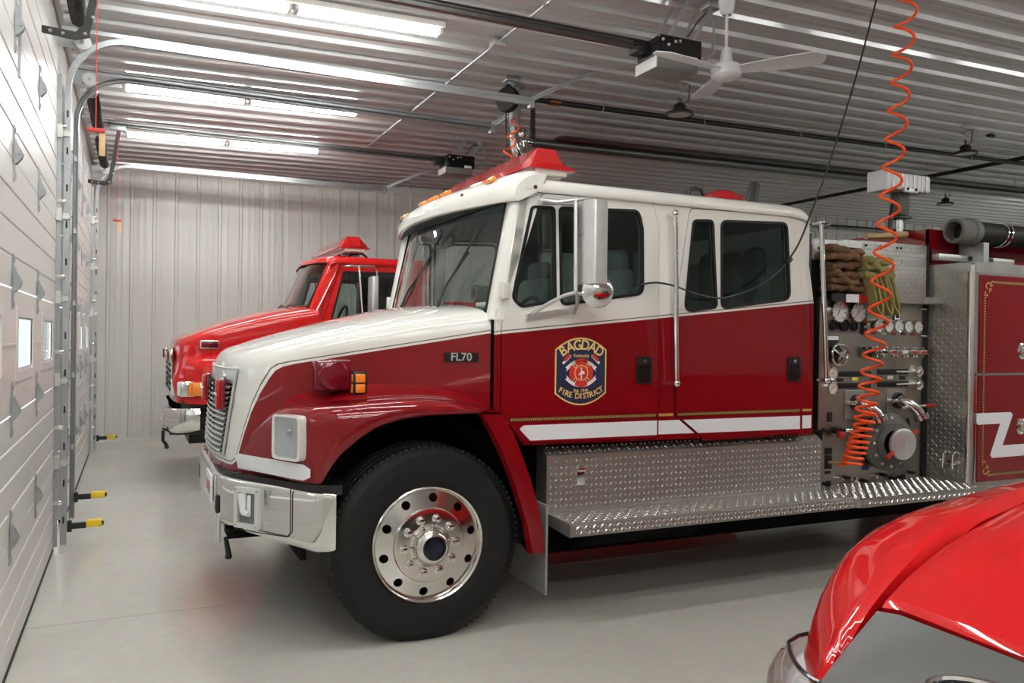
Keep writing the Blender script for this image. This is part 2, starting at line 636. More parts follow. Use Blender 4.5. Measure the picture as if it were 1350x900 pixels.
hm = None
for di, (da, db) in enumerate(DOORS):
    dr = bpy.data.objects.new('door_%d' % (di + 1), None)
    col.objects.link(dr); dr.location = (0, (da + db) / 2, 0); struct(dr)
    wd = db - da
    nw = 4
    if di == 0:
        wins = [(6.495 - .64 - k * 1.21, 6.495 - k * 1.21) for k in range(3)]
    else:
        wins = [(11.45 - .64 - k * 1.21, 11.45 - k * 1.21) for k in range(3)]
    for s_ in range(6):
        z0, z1 = s_ * SH + .004, (s_ + 1) * SH - .003
        if s_ == 0: z0 = .025
        mb = MB()
        if s_ == 2:
            holes = [rpoly(rect(a, 1.40, b_, 1.67), .02, 2) for a, b_ in wins]
            mb.plate([rect(da, z0, db, z1)] + holes, lambda a, b, d: (0 - d, a, b), .010)
            mb.span((-.05, da, z0), (-.01, da + .05, z1)).span((-.05, db - .05, z0), (-.01, db, z1))
            edges = sorted([(a - .055, b_ + .055) for a, b_ in wins])
            pos = da + .02
            for a, b_ in edges + [(db - .02, None)]:
                if a - pos > .05:
                    for zz in (1.535,):
                        mb.box((.002, (pos + a) / 2, zz), (.006, a - pos, .012))
                pos = b_
            sec = mb.build('door_section', 'door_panel', dr, angle=20)
            for a, b_ in wins:
                fr = MB().plate([rpoly(rect(a - .05, 1.35, b_ + .05, 1.72), .02, 3), rpoly(rect(a, 1.40, b_, 1.67), .02, 3)], lambda a, b, d: (.007 - d, a, b), .012)
                fr.plate([rpoly(rect(a - .0, 1.40, b_ + .0, 1.67), .02, 3), rpoly(rect(a + .05, 1.415, b_ - .03, 1.66), .01, 3)], lambda a, b, d: (-.004 - d, a, b), .003)
                fr.build('window_frame', 'trim_white', sec)
                MB().span((-.0095, a, 1.40), (-.0075, b_, 1.67)).build('pane', 'door_glass', sec, smooth=False)
        else:
            prof = [(z0, 0)]
            for k in (1, 2, 3):
                g = s_ * SH + k * SH / 4
                prof += [(g - .009, 0), (g - .004, -.006), (g + .004, -.006), (g + .009, 0)]
            prof += [(z1, 0)]
            rows = [(x, z) for z, x in prof] + [(-.045, z1), (-.045, z0)]
            mb.grid([[(x, y, z) for y in (da, db)] for x, z in rows], cu=True)
            for y in (da, db):
                mb.add([(x, y, z) for x, z in rows], [tuple(range(len(rows)))])
            mb.build('door_section', 'door_panel', dr, angle=15)
    MB().span((-.04, da, .002), (.004, db, .026)).build('bottom_seal', 'rubber', dr, smooth=False)
    hy = [4.44 - 1.08, 4.44, 5.52, 6.60] if di == 0 else [8.1, 9.0, 9.85, 10.75]
    for s_ in range(1, 6):
        for y in hy[:3] if di == 0 else hy:
            if hm is None:
                hm = hinge_mesh().build('hinge', 'galvanised', dr)
                hm.location = (0, y - dr.location.y, s_ * SH + .03)
                # mesh built around the origin: undo the parent's offset
                for v in hm.data.vertices: v.co += Vector((0, dr.location.y, 0))
            else:
                c = hm.copy(); col.objects.link(c); c.parent = dr; c.location = (0, y - dr.location.y, s_ * SH + .03)
    # operator bracket in the middle of the top section
    yc_ = (da + db) / 2
    MB().box((.006, yc_, 3.2), (.012, .03, .75)).box((.03, yc_, 3.35), (.05, .006, .10)).build('operator_bracket', 'galvanised', dr, smooth=False)


def sweep(path, sec, y):
    """path of (x, z), section of (normal offset, y offset); open channel swept in the plane y"""
    n = len(path)
    rows = []
    for i in range(n):
        a = Vector(path[max(i - 1, 0)]); b = Vector(path[min(i + 1, n - 1)])
        t = (b - a).normalized(); nn = Vector((-t.y, t.x))
        rows.append([(path[i][0] + nn.x * s_, y + q, path[i][1] + nn.y * s_) for s_, q in sec])
    return MB().grid(rows)


def channel(sgn):
    # rolled C-track (thin walls given thickness as a closed section)
    o = [(-.02, .0), (.02, 0), (.02, .04), (.013, .046), (.010, .042), (.016, .037), (.016, .004), (-.016, .004), (-.016, .037), (-.010, .042), (-.013, .046), (-.02, .04)]
    return [(a, sgn * b) for a, b in o]


def door_track(y, sgn, ztop, xend, lab, hang):
    r = thing('door_track', lab, 'door track', (.06, y, 0))
    path = [(.065, .04)] + [(.065, z) for z in np.linspace(.5, ztop - .42, 6)]
    for k in range(1, 11):
        a = math.pi / 2 * k / 10
        path.append((.065 + .40 * (1 - math.cos(a)), ztop - .40 + .40 * math.sin(a)))
    path += [(x, ztop) for x in np.linspace(.7, xend, 5)]
    sec = channel(sgn)
    mb = sweep(path, sec, y)
    mb.f.append(tuple(range(len(sec)))); mb.m.append(0)
    # close the section
    nv = len(sec)
    for i in range(len(path) - 1):
        mb.f.append((i * nv + nv - 1, (i + 1) * nv + nv - 1, (i + 1) * nv, i * nv)); mb.m.append(0)
    mb.build('rail', 'galvanised', r, angle=30)
    # wall angle behind the upright track
    wa = MB().span((-.0, y - sgn * .004, .03), (.028, y - sgn * .009, ztop - .30)).span((-.004, y - sgn * .0, .03), (.004, y + sgn * .085, ztop - .30))
    wa.build('wall_angle', 'galvanised', r, smooth=False)
    bk = None
    for z in np.arange(.64, ztop - .4, .6):
        mb = MB().box((.045, y - sgn * .014, z), (.055, .024, .04)).cyl((.065, y - sgn * .03, z), (.065, y + sgn * .04, z), .022, n=12).box((.02, y - sgn * .03, z + .01), (.035, .05, .09))
        mb.build('roller_bracket', 'steel_light', r)
    for z in np.arange(.22, ztop - .5, .27):
        MB().box((.065, y - sgn * .001, z), (.012, .004, .05)).build('track_slot', 'black', r, smooth=False)
    for z in np.arange(.35, ztop - .5, .55):
        MB().rbox((.03, y - sgn * .012, z), (.06, .012, .03), .004).build('track_clip', 'chrome', r)
    # stiffening angle along the level run and the perforated hanger
    MB().span((.02, y + sgn * .002, ztop + .022), (xend, y + sgn * .006, ztop + .052)).span((.02, y + sgn * .002, ztop + .049), (xend, y + sgn * .04, ztop + .053)).build('track_angle', 'galvanised', r, smooth=False)
    h = hang
    a = Vector((xend - .03, y + sgn * .02, ztop + .03)); b = Vector(h)
    d = (b - a).normalized(); s_ = d.cross(Vector((0, 0, 1))).normalized(); u = s_.cross(d)
    mb = MB()
    for (p, q) in ((s_ * .02, u * .0015), (s_ * .0015, u * .02)):
        vs = [e + i * p + j * q for e in (a, b) for i in (-1, 1) for j in (-1, 1)]
        mb.add(vs, [(0, 1, 3, 2), (4, 6, 7, 5), (0, 4, 5, 1), (2, 3, 7, 6), (0, 2, 6, 4), (1, 5, 7, 3)])
    mb.build('hanger', 'galvanised', r, smooth=False)
    MB().rbox((xend - .02, y + sgn * .02, ztop), (.05, .06, .09), .004).build('end_stop', 'galvanised', r)
    return r


door_track(6.77, 1, 3.775, 3.86, 'galvanised curved door track beside the nearest overhead door, upright to ceiling', (4.42, 6.62, zc(4.4) - .02))
door_track(7.72, -1, 3.745, 3.86, 'galvanised curved door track on near edge of second overhead door', (4.3, 7.3, zc(4.3) - .02))
door_track(11.93, 1, 3.80, 3.95, 'galvanised curved door track by the far ribbed wall', (4.55, 11.75, zc(4.5) - .02))

# torsion springs over the doors
for di, (da, db) in enumerate(DOORS):
    t = thing('torsion_spring', ['torsion spring shaft above the nearest overhead door', 'torsion spring shaft above the second overhead door'][di], 'spring', (.16, (da + db) / 2, 3.72))
    MB().cyl((.16, da - .05, 3.72), (.16, db + .05, 3.72), .0125, n=10).build('shaft', 'galvanised', t)
    for s_ in (-1, 1):
        y0 = (da + db) / 2 + s_ * .25
        y1 = y0 + s_ * 1.45
        n = 30
        pts = [(.16 + .045 * math.cos(2 * math.pi * k / 8), y0 + (y1 - y0) * k / (8 * n), 3.72 + .045 * math.sin(2 * math.pi * k / 8)) for k in range(8 * n + 1)]
        MB().tube(pts, .011, 5).build('coil', 'black', t)
        MB().cyl((.16, y1, 3.72), (.16, y1 + s_ * .07, 3.72), .05, .04, 14).build('winding_cone', 'galvanised', t)
    for y in (da - .02, db + .02):
        MB().lathe([(.0125, -.03), (.055, -.03), (.055, -.02), (.045, -.015), (.045, .015), (.055, .02), (.055, .03), (.0125, .03)], (.16, y, 3.72), (0, 1, 0), 20).build('cable_drum', 'steel_light', t)
        MB().box((.08, y, 3.72), (.17, .006, .09)).build('bearing_plate', 'galvanised', t, smooth=False)

# photo eyes at the foot of the tracks
for k, (y, z, lab) in enumerate(((6.86, .155, 'black and yellow photo eye at foot of the nearest door track'),
                                 (7.60, .235, 'black and yellow photo eye at foot of second door, near side'),
                                 (12.03, .20, 'black and yellow photo eye by the far wall corner'))):
    t = thing('photo_eye', lab, 'sensor', (.1, y, z), 'door photo eyes')
    MB().rbox((.15, y, z), (.12, .035, .045), .005).box((.10, y, z - .0), (.03, .05, .08)).build('bracket', 'black_plastic', t)
    MB().rbox((.265, y, z + .01), (.115, .05, .055), .012, 2).cyl((.30, y - .03, z + .01), (.30, y - .02, z + .01), .016).build('sensor_body', 'yellow_plastic', t)
    MB().rbox((.315, y - .018, z + .01), (.03, .02, .03), .004).build('lens', 'black_gloss', t)
# ================================================================== the white and red fire engine
YC = 5.25
eng = thing('fire_engine', 'white and dark red crew cab fire engine with round door emblem', 'fire truck', (3.6, YC, 0))


def smax(a, b, k):
    h = max(0, min(1, .5 + .5 * (a - b) / k))
    return b * (1 - h) + a * h + k * h * (1 - h)


def hood_paint(x, y, z):
    q = abs(y - YC)
    side = z - (1.453 + .172 * (x - 1.35))
    nose = .60 + (z - .9) * .35 - q
    v = smax(side, nose, .03)
    return -smax(-v, -(z - .882), .05)


HO = spl([  # wall x, y, shoulder z, spine x, spine z, lean
    (2.345, 4.21, 1.66, 2.345, 1.815, 0), (2.0, 4.28, 1.605, 2.0, 1.775, 0), (1.7, 4.345, 1.555, 1.7, 1.705, 0),
    (1.4, 4.415, 1.495, 1.46, 1.635, 0), (1.22, 4.465, 1.44, 1.32, 1.59, .01), (1.115, 4.54, 1.405, 1.22, 1.56, .03),
    (1.05, 4.68, 1.405, 1.16, 1.54, .045), (1.0, 4.93, 1.415, 1.125, 1.53, .05), (.985, 5.25, 1.42, 1.115, 1.525, .05)], 41)


def hood_cols():
    out = []
    for x, y, zs, sx, sz, ln in HO:
        c = []
        for k in range(13):
            zl = float(np.interp(x, [1.2, 1.36], [.84, 1.21]))
            z = zl + (zs - zl) * k / 12
            c.append((x - ln * (zs - z) / .56 * .75, y, z))
        dz = sz - zs
        p0, p1, p2, p3 = Vector((x, y, zs)), Vector((x + (sx - x) * .0, y, zs + .62 * dz)), Vector((x + (sx - x) * .14, y + (YC - y) * .14, zs + .88 * dz)), Vector((sx, YC, sz))
        if ln > .02:
            p1 = Vector((x + (sx - x) * .06, y + (YC - y) * .02, zs + .62 * dz)); p2 = Vector((x + (sx - x) * .55, y + (YC - y) * .14, zs + .95 * dz))
        for k in range(1, 13):
            t = k / 12
            q = p0 * (1 - t)**3 + p1 * 3 * t * (1 - t)**2 + p2 * 3 * t * t * (1 - t) + p3 * t**3
            c.append(tuple(q))
        out.append(c)
    return out


hc = hood_cols()
full = hc + [[(x, 2 * YC - y, z) for x, y, z in c] for c in reversed(hc[:-1])]
hood = MB().grid(full).build('hood', 'two_tone', eng, paint=hood_paint, angle=60)

FO = spl([  # out x, y, bottom z, top z, inner x, y, z
    (.975, 4.98, .855, .89, .99, 5.05, .90), (1.005, 4.80, .857, .91, 1.02, 4.84, .95), (1.045, 4.64, .858, .985, 1.08, 4.68, 1.03), (1.115, 4.49, .858, 1.115, 1.17, 4.53, 1.16),
    (1.19, 4.34, .856, 1.215, 1.27, 4.47, 1.27), (1.265, 4.185, .856, 1.235, 1.38, 4.44, 1.31), (1.325, 4.09, .86, 1.24, 1.46, 4.42, 1.33),
    (1.40, 4.04, .905, 1.245, 1.52, 4.40, 1.335), (1.50, 4.015, 1.045, 1.25, 1.6, 4.38, 1.34), (1.65, 4.0, 1.14, 1.26, 1.7, 4.36, 1.345),
    (1.88, 3.995, 1.185, 1.265, 1.9, 4.32, 1.34), (2.1, 4.0, 1.192, 1.245, 2.1, 4.28, 1.32), (2.25, 4.03, 1.188, 1.215, 2.25, 4.25, 1.28), (2.365, 4.10, 1.178, 1.186, 2.37, 4.23, 1.2)], 110)


def fender():
    rows = []
    for x, y, zb, zt, ix, iy, iz in FO:
        zb = float(np.interp(x, [1.36, 1.375, 1.39, 1.42, 1.457, 1.55, 1.648, 1.76, 1.888, 2.1, 2.25, 2.365], [.858, .865, .90, .955, 1.005, 1.085, 1.14, 1.172, 1.188, 1.192, 1.188, 1.178]))
        d = Vector((ix - x, iy - y)); D = d.length; d = d / D
        h = zt - zb
        r = min(.055, D * .3)
        prof = spl([(.012, zb), (0, zb + .12 * h), (-.006, zb + .55 * h), (.006, zt - min(.03, .3 * h)), (r * .5, zt - .008 * min(1, h / .1)), (r * 1.5, zt), (max(r * 2, D * .62), zt + .18 * (iz - zt)), (D + .03, iz + .02)], 22)
        rows.append([(x + d.x * a, y + d.y * a, b) for a, b in prof])
    mb = MB().grid(rows)
    # rolled lip turning in under the arch
    mb.grid([[rows[i][0], (rows[i][0][0], rows[i][0][1] + .05, rows[i][0][2] + .002)] for i in range(len(rows))])
    return mb


for sgn in (0, 1):
    mb = fender()
    if sgn: mb.mirror_y(YC)
    fen = mb.build('fender', 'red', eng, angle=60)
    # rear leg of the arch
    inn = spl([(2.20, 1.19), (2.27, 1.08), (2.35, .92), (2.43, .72), (2.485, .55), (2.515, .41)], 16)
    out = spl([(2.345, 1.185), (2.43, 1.04), (2.505, .86), (2.565, .68), (2.60, .53), (2.615, .41)], 16)
    rows = []
    for a, o in zip(inn, out):
        rows.append([(a[0], 4.05, a[1]), (a[0], 4.03, a[1]), (a[0] + .012, 4.003, a[1]), (a[0] * .5 + o[0] * .5, 3.996, a[1] * .5 + o[1] * .5), (o[0] - .015, 4.005, o[1]), (o[0], 4.03, o[1]), (o[0], 4.32, o[1]), (o[0] - .03, 4.32, o[1])])
    mb = MB().grid(rows).add(rows[-1], [tuple(range(8))])
    if sgn: mb.mirror_y(YC)
    mb.build('fender_leg', 'red', eng, angle=45)
    mb = MB().box((2.615, 4.24, .42), (.012, .46, .50))
    if sgn: mb.mirror_y(YC)
    mb.build('mud_flap', 'scuffed_grey', eng, smooth=False, label='scuffed grey mud flap')
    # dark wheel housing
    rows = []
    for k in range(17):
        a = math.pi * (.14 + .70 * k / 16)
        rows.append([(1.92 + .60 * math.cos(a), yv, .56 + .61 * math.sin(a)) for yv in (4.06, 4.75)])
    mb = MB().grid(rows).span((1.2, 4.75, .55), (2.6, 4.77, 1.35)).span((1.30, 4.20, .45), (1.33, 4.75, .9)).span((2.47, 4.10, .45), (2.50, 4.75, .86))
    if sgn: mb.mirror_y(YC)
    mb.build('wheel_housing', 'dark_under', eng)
    # headlamp on the slanting front of the fender
    A, B = Vector((1.215, 4.305, 0)), Vector((1.318, 4.112, 0))
    ex = (B - A).normalized(); nn = Vector((-ex.y, ex.x, 0)); nn = nn if nn.x < 0 else -nn
    wl = (B - A).length

    def hf(a, b, d, A=A, ex=ex, nn=nn):
        p = A + ex * a + nn * (.058 - d); return (p.x, p.y, b)
    bz = rpoly(rect(0, .968, wl, 1.195), .03)
    mb = MB().plate([bz, rpoly(rect(.014, .982, wl - .016, 1.184), .022)], hf, .05)
    lens = MB().plate([rpoly(rect(.012, .98, wl - .014, 1.186), .022)], lambda a, b, d: hf(a, b, d + .006), .004)
    refl = MB()
    g = [[hf(.014 + (wl - .03) * i / 8, .982 + .202 * j / 8,   .012 + .020 * (1 - ((i - 4) / 4.)**2) * (1 - ((j - 4) / 4.)**2)) for j in range(9)] for i in range(9)]
    refl.grid(g)
    bulb = MB().lathe([(.0, -.0), (.02, .002), (.024, .008), (.014, .016), (.0, .018)], hf(wl * .5, 1.11, .03), nn, 14)
    for m_, nm, mt in ((mb, 'headlamp', 'white'), (lens, 'lens', 'clear_lens'), (refl, 'reflector', 'lamp_lens'), (bulb, 'bulb', 'chrome')):
        if sgn: m_.mirror_y(YC)
        o = m_.build(nm, mt, fen if nm == 'headlamp' else hl)
        if nm == 'headlamp': hl = o
    # white reflective strip under the lamp, following the fender's face
    st = [(r_[0], r_[1]) for r_ in FO]
    st = [p for p in st if 1.035 < p[0] < 1.335]
    fp = spl(st, 16)
    rows = []
    for i, p in enumerate(fp):
        a = fp[max(i - 1, 0)]; b = fp[min(i + 1, 15)]
        t = Vector((b[0] - a[0], b[1] - a[1])).normalized(); n_ = Vector((t.y, -t.x)); n_ = n_ if n_.x < 0 else -n_
        e = .02 if i in (0, 15) else 0
        if n_.y > 0: n_ = -n_
        rows.append([(p[0] + n_.x * .009, p[1] + n_.y * .009, z) for z in (.872 + e, .952 - e)])
    mb = MB().grid(rows)
    if sgn: mb.mirror_y(YC)
    mb.build('reflective_strip', 'reflective_white', fen)
    # model badge on the hood's side
    bx_, by_ = 2.18, 4.243
    bd = Vector((.34, -.07, 0)).normalized(); bn = Vector((-.07, -.34, 0)).normalized()

    def bf(a, b, d, z0=1.487, bx_=bx_, by_=by_):
        return (bx_ + bd.x * a + bn.x * (.008 - d), by_ + bd.y * a + bn.y * (.008 - d), z0 + b)
    mb = MB().plate([rpoly(rect(-.098, -.026, .098, .026), .006)], bf, .03)
    tx = MB().text('FL70', lambda a, b, d: bf(a, b, -.0015), .062)
    if sgn:
        mb.mirror_y(YC)
        mb.build('model_badge', 'black_gloss', eng)
    else:
        bdg = mb.build('model_badge', 'black_gloss', eng)
        tx.build('badge_lettering', 'chrome', bdg)

# dark box added in the engine bay so no light leaks through the arch
MB().span((1.25, 4.78, .5), (2.4, 5.72, 1.38)).build('bay_light_block', 'dark_under', eng)

# ---- grille
def nosex(q, z):
    """front surface of the nose at half-width q and height z"""
    ys_ = [abs(r_[1] - YC) for r_ in HO][::-1]
    xs_ = [r_[0] for r_ in HO][::-1]
    ln = [r_[5] for r_ in HO][::-1]
    return float(np.interp(q, ys_, xs_)) - float(np.interp(q, ys_, ln)) * (1.41 - z) / .56 * .75


def gw(z):
    return .46 + (z - .93) * .10 / .47


def gp(y, z, d):
    return (nosex(abs(y - YC), z) - d, y, z)


N = 24
gr = MB()
go = [(gw(z), z) for z in np.linspace(.93, 1.405, 14)]
# dark backing
rows = []
for w_, z in go:
    rows.append([gp(YC + w_ * k / 10, z, .004) for k in range(-10, 11)])
gb = MB().grid(rows).build('grille', 'black', eng)
# surround
path = [gp(YC - w_, z, .012) for w_, z in go] + [gp(YC - go[-1][0] * k / 8, go[-1][1], .012) for k in range(7, -9, -1)] + [gp(YC + w_, z, .012) for w_, z in reversed(go[:-1])] + [gp(YC + go[0][0] * k / 8, .93 - .02 * (1 - (k / 8)**2), .012) for k in range(7, -8, -1)]
MB().tube(path, .008, 8, closed=True).build('grille_frame', 'steel_light', gb)
# header plate with oval badge
rows = [[gp(YC + (gw(z) - .01) * k / 10, z, .014) for k in range(-10, 11)] for z in (1.325, 1.36, 1.40)]
MB().grid(rows).build('grille_header', 'steel_light', gb)
ov = [gp(YC - .36 + .035 * math.cos(2 * math.pi * k / 20), 1.362 + .026 * math.sin(2 * math.pi * k / 20), .026) for k in range(20)]
MB().add(ov + [(p[0] + .014, p[1], p[2]) for p in ov], [tuple(range(20))] + [(k, (k + 1) % 20, 20 + (k + 1) % 20, 20 + k) for k in range(20)]).build('oval_badge', 'steel_light', gb)
for k in range(13):
    z = .945 + k * .0295
    w_ = gw(z) - .012
    secp = [(.006, -.008), (.026, -.004), (.030, .002), (.026, .008), (.006, .012)]
    rows = [[gp(YC + w_ * j / 10, z + dz, d) for d, dz in secp] for j in range(-10, 11)]
    MB().grid(rows).build('slat', 'steel_light', gb)
for y in (YC - .17, YC, YC + .17):
    MB().span((nosex(abs(y - YC), 1.1) - .022, y - .006, .95), (nosex(abs(y - YC), 1.1) + .02, y + .006, 1.33)).build('upright', 'black', gb, smooth=False)
# two red warning lamps on the grille
for y in (YC - .42, YC + .24):
    x0 = nosex(abs(y - YC), 1.26) - .022
    wl_ = MB().rbox((x0 - .010, y, 1.26), (.03, .125, .18), .012, 2).build('warning_lamp', 'dark_red_lens', gb, label='red rectangular warning lamp on the grille')
    MB().rbox((x0 - .030, y, 1.26), (.03, .112, .165), .012, 3).build('lens', 'red_lens', wl_)
    for sy in (-.045, .045):
        MB().ball((x0 - .045, y + sy, 1.26), .008, 8).build('screw', 'chrome', wl_)

# square red flasher and amber marker on each fender
for sgn in (0, 1):
    fl_ = MB()
    c = Vector((1.475, 4.315, 1.388))
    fl_.rbox(c, (.20, .09, .165), .02, 2)
    dome = MB().lathe([(0, .012), (.04, .0115), (.070, .009), (.079, .005), (.082, 0), (.082, -.01)], (c.x, c.y - .045, c.z), (0, -1, 0), 28)
    for k in range(6):
        a = 2 * math.pi * k / 6 + .3
        dome.cyl((c.x + .084 * math.cos(a), c.y - .044, c.z + .066 * math.sin(a)), (c.x + .084 * math.cos(a), c.y - .050, c.z + .066 * math.sin(a)), .006, n=8)
    am = MB().rbox((1.617, 4.30, 1.345), (.075, .06, .125), .006)
    al = MB()
    for zz in (1.318, 1.372):
        al.rbox((1.617, 4.268, zz), (.052, .012, .046), .004)
        al.rbox((1.577, 4.30, zz), (.010, .04, .046), .004)
    bs = MB().rbox((1.617, 4.30, 1.275), (.06, .05, .02), .004)
    if sgn:
        for q in (fl_, dome, am, al, bs): q.mirror_y(YC)
    f_ = fl_.build('flasher', 'dark_red_lens', eng, label='square red flasher beside the hood')
    dome.build('lens', 'dark_red_lens', f_)
    a_ = am.build('marker_lamp', 'black_plastic', eng)
    al.build('lens', 'amber', a_); bs.build('base', 'chrome', a_)

# ---- bumper: flat centre, swept-back ends
def bump_path():
    return spl([(.925, 5.25), (.925, 4.95), (.93, 4.72), (.955, 4.60), (1.01, 4.50), (1.10, 4.385), (1.19, 4.27), (1.275, 4.165), (1.34, 4.09), (1.40, 4.055), (1.445, 4.045)], 40)


bp_ = bump_path()
rows = []
for i, (x, y) in enumerate(bp_):
    a = bp_[max(i - 1, 0)]; b = bp_[min(i + 1, 39)]
    t = Vector((b[0] - a[0], b[1] - a[1])).normalized()
    inn_ = Vector((-t.y, t.x)); inn_ = inn_ if inn_.x > 0 else -inn_
    f_ = min(1, max(0, (x - .97) / .45))
    zt, zb = .835 - .025 * f_, .575 - .075 * f_
    if i >= 37: zb += .02 * (i - 36) / 3
    sec = [(.10, zt - .006), (.012, zt), (.002, zt - .01), (0, zt - .03), (0, zb + .05), (.004, zb + .02), (.02, zb), (.08, zb + .01)]
    rows.append([(x + inn_.x * d, y + inn_.y * d, z) for d, z in sec])
rows = [[(p[0], 2 * YC - p[1], p[2]) for p in r_] for r_ in reversed(rows[1:])] + rows
rows = rows
bmp = MB().grid(rows).build('bumper', 'chrome', eng, angle=50)
# dark gap above it
MB().plate([[(p[0] + .03, p[1]) for p in bp_] + [(1.5, 4.09), (1.5, 5.25)]], lambda a, b, d: (a, b, .80 + d), .05).build('bumper_filler', 'black', bmp)
mb = MB().plate([[(p[0] + .03, p[1]) for p in bp_] + [(1.5, 4.09), (1.5, 5.25)]], lambda a, b, d: (a, b, .80 + d), .05).mirror_y(YC)
mb.build('bumper_filler', 'black', bmp)
# extension seam and recessed tow-hook box on the near end
A = Vector((1.005, 4.507, 0)); B = Vector((1.285, 4.152, 0))
ex = (B - A).normalized(); nn = Vector((ex.y, -ex.x, 0)); nn = nn if nn.x < 0 else -nn


def bfn(a, b, d):
    p = A + ex * a + nn * (.012 - d); return (p.x, p.y, b)


MB().plate([rpoly(rect(.025, .588, .195, .800), .008), rpoly(rect(.050, .614, .170, .774), .004)], lambda a, b, d: bfn(a, b, d - .010), .03).build('lamp_bezel', 'pvc', bmp)
MB().plate([rect(.045, .61, .175, .78)], lambda a, b, d: bfn(a, b, d + .0075), .001).build('lamp_recess', 'interior_grey', bmp)
c0 = bfn(.078, .71, -.01); c1 = bfn(.078, .71, .02)
MB().cyl(bfn(.075, .772, -.002), bfn(.088, .672, -.002), .026, .020, 14).rbox(bfn(.125, .715, -.002), (.02, .02, .10), .008).cyl(bfn(.085, .67, -.004), bfn(.13, .665, -.004), .016, n=10).build('fog_lamp', 'lamp_lens', bmp)
for (a, b) in ((.038, .602), (.182, .602), (.038, .787), (.182, .787)):
    MB().ball(bfn(a, b, -.010), .006, 8).build('bolt', 'grey_plastic', bmp)
sm = [(bfn(.40, z, .004)) for z in np.linspace(.82, .60, 6)] + [bfn(a, .575 + .0 * a, .006) for a in np.linspace(.38, .02, 5)]
MB().tube(sm, .003, 5).build('seam', 'print_black', bmp)
MB().plate([[(.225, .80), (.262, .80), (.254, .762)]], lambda a, b, d: bfn(a, b, d + .008), .004).build('chip', 'grey_plastic', bmp)
# number plate and tow hooks on the flat centre
pl_ = MB().rbox((.917, 4.90, .745), (.012, .30, .15), .004).build('number_plate', 'reflective_white', bmp)
mb = MB()
for k in range(5):
    mb.add([(.9105, 4.795 + .048 * k + q, z) for q, z in ((0, .705 + .006 * (k % 2)), (.030, .712), (.034, .782 - .01 * (k % 3)), (.004, .775))], [(0, 1, 2, 3)])
mb.build('plate_marks', 'sticker_red', pl_, kind='stuff')
for y in (4.66, 5.84):
    MB().rbox((.938, y, .68), (.02, .05, .10), .01, 2).build('tow_slot', 'black', bmp)
# hoses and step hanging below
for y in (4.66, 4.80):
    MB().rbox((.945 + (y - 4.66) * .1, y, .55), (.02, .05, .16), .004).build('marker_strip', 'steel_light', bmp)
MB().tube([(.98, 4.62, .50), (1.00, 4.66, .40), (1.00, 4.67, .38)], [.012, .016, .02], 6).build('hook_bracket', 'black', bmp)
MB().span((.98, 4.5, .52), (1.35, 4.7, .56)).build('under_brace', 'dark_under', bmp, smooth=False)
# hood ornament latch behind the bumper corner
MB().rbox((1.03, 4.60, .848), (.05, .09, .02), .006).build('hood_latch', 'black_gloss', bmp)


# ---- wheels
def wheel(parent, cx, yo, sgn, rr=.522, flat=.505, dual=False):
    """yo: outer face; sgn +1 when the wheel's inside lies towards +y"""
    ax = (0, sgn, 0)
    o = (cx, yo, flat)
    prof = [(.300, .05), (.303, .016), (.315, .006), (.34, .000), (.38, -.006), (.43, -.010), (.465, -.006), (.468, -.002), (.49, .008), (.508, .022), (.519, .036), (.522, .045)]
    tp = []
    for k, h in enumerate((.075, .125, .165, .215)):
        tp += [(.522, h - .008), (.511, h - .006), (.511, h + .006), (.522, h + .008)]
    prof = prof + tp + [(.522, .245), (.519, .254), (.505, .27), (.47, .288), (.38, .288), (.30, .26)]
    mb = MB().lathe(prof, o, ax, 72)
    mb.v = [(x, y, max(z, .001)) for x, y, z in mb.v]
    # shoulder sipes
    t = mb.build('tire', 'rubber', parent, angle=30)
    sp = MB()
    for k in range(90):
        a = 2 * math.pi * k / 90
        c, s_ = math.cos(a), math.sin(a)
        if flat + .52 * s_ < .03: continue
        M = Matrix.Rotation(-a, 3, 'Y')
        sp.box((cx + .5145 * c, yo + sgn * .034, flat + .5145 * s_), (.013, .022, .016), M=M)
    sp.build('shoulder_lugs', 'tread_rubber', t, smooth=False, kind='stuff')
    rim = MB().lathe([(.296, .05), (.306, .03), (.308, .006), (.303, .0), (.296, .003), (.288, .012), (.283, .026)], o, ax, 56)

    def cone(a, b, d):
        r_ = math.hypot(a, b)
        h = .004 + (r_ - .20) / .083 * .022
        return (cx + a, yo + sgn * (h + d), flat + b)
    holes = [circ(.247 * math.cos(2 * math.pi * (k + .35) / 10), .247 * math.sin(2 * math.pi * (k + .35) / 10), .0235, 16) for k in range(10)]
    rim.plate([circ(0, 0, .2835, 60), circ(0, 0, .197, 40)] + holes, cone, .02)
    rim.lathe([(.197, .003), (.192, -.004), (.185, -.006), (.10, -.006)], o, ax, 40)
    rm = rim.build('rim', 'polished', parent, angle=30)
    hub = MB().lathe([(.112, -.006), (.112, -.012), (.100, -.022), (.094, -.05), (.086, -.066), (.070, -.078), (.062, -.080)], o, ax, 36)
    hb = hub.build('hub', 'polished', parent)
    MB().lathe([(.062, -.080), (.062, -.088), (.050, -.090), (.047, -.082)], o, ax, 28).build('hub_ring', 'black_gloss', hb)
    MB().lathe([(.047, -.083), (.030, -.084), (.026, -.080), (0, -.080)], o, ax, 24).build('hub_window', 'hub_glass', hb)
    nut = None
    for k in range(10):
        a = 2 * math.pi * (k + .1) / 10
        p = (cx + .143 * math.cos(a), yo, flat + .143 * math.sin(a))
        MB().lathe([(.024, -.006), (.024, -.012), (.018, -.014), (.018, -.030), (.014, -.040), (.0, -.043)], p, ax, 12).build('lug_nut', 'chrome', rm)
    MB().lathe([(.29, .06), (.29, .2), (.05, .2), (.05, .06)], o, ax, 30).build('brake_drum', 'dark_red_lens', rm)
    return t


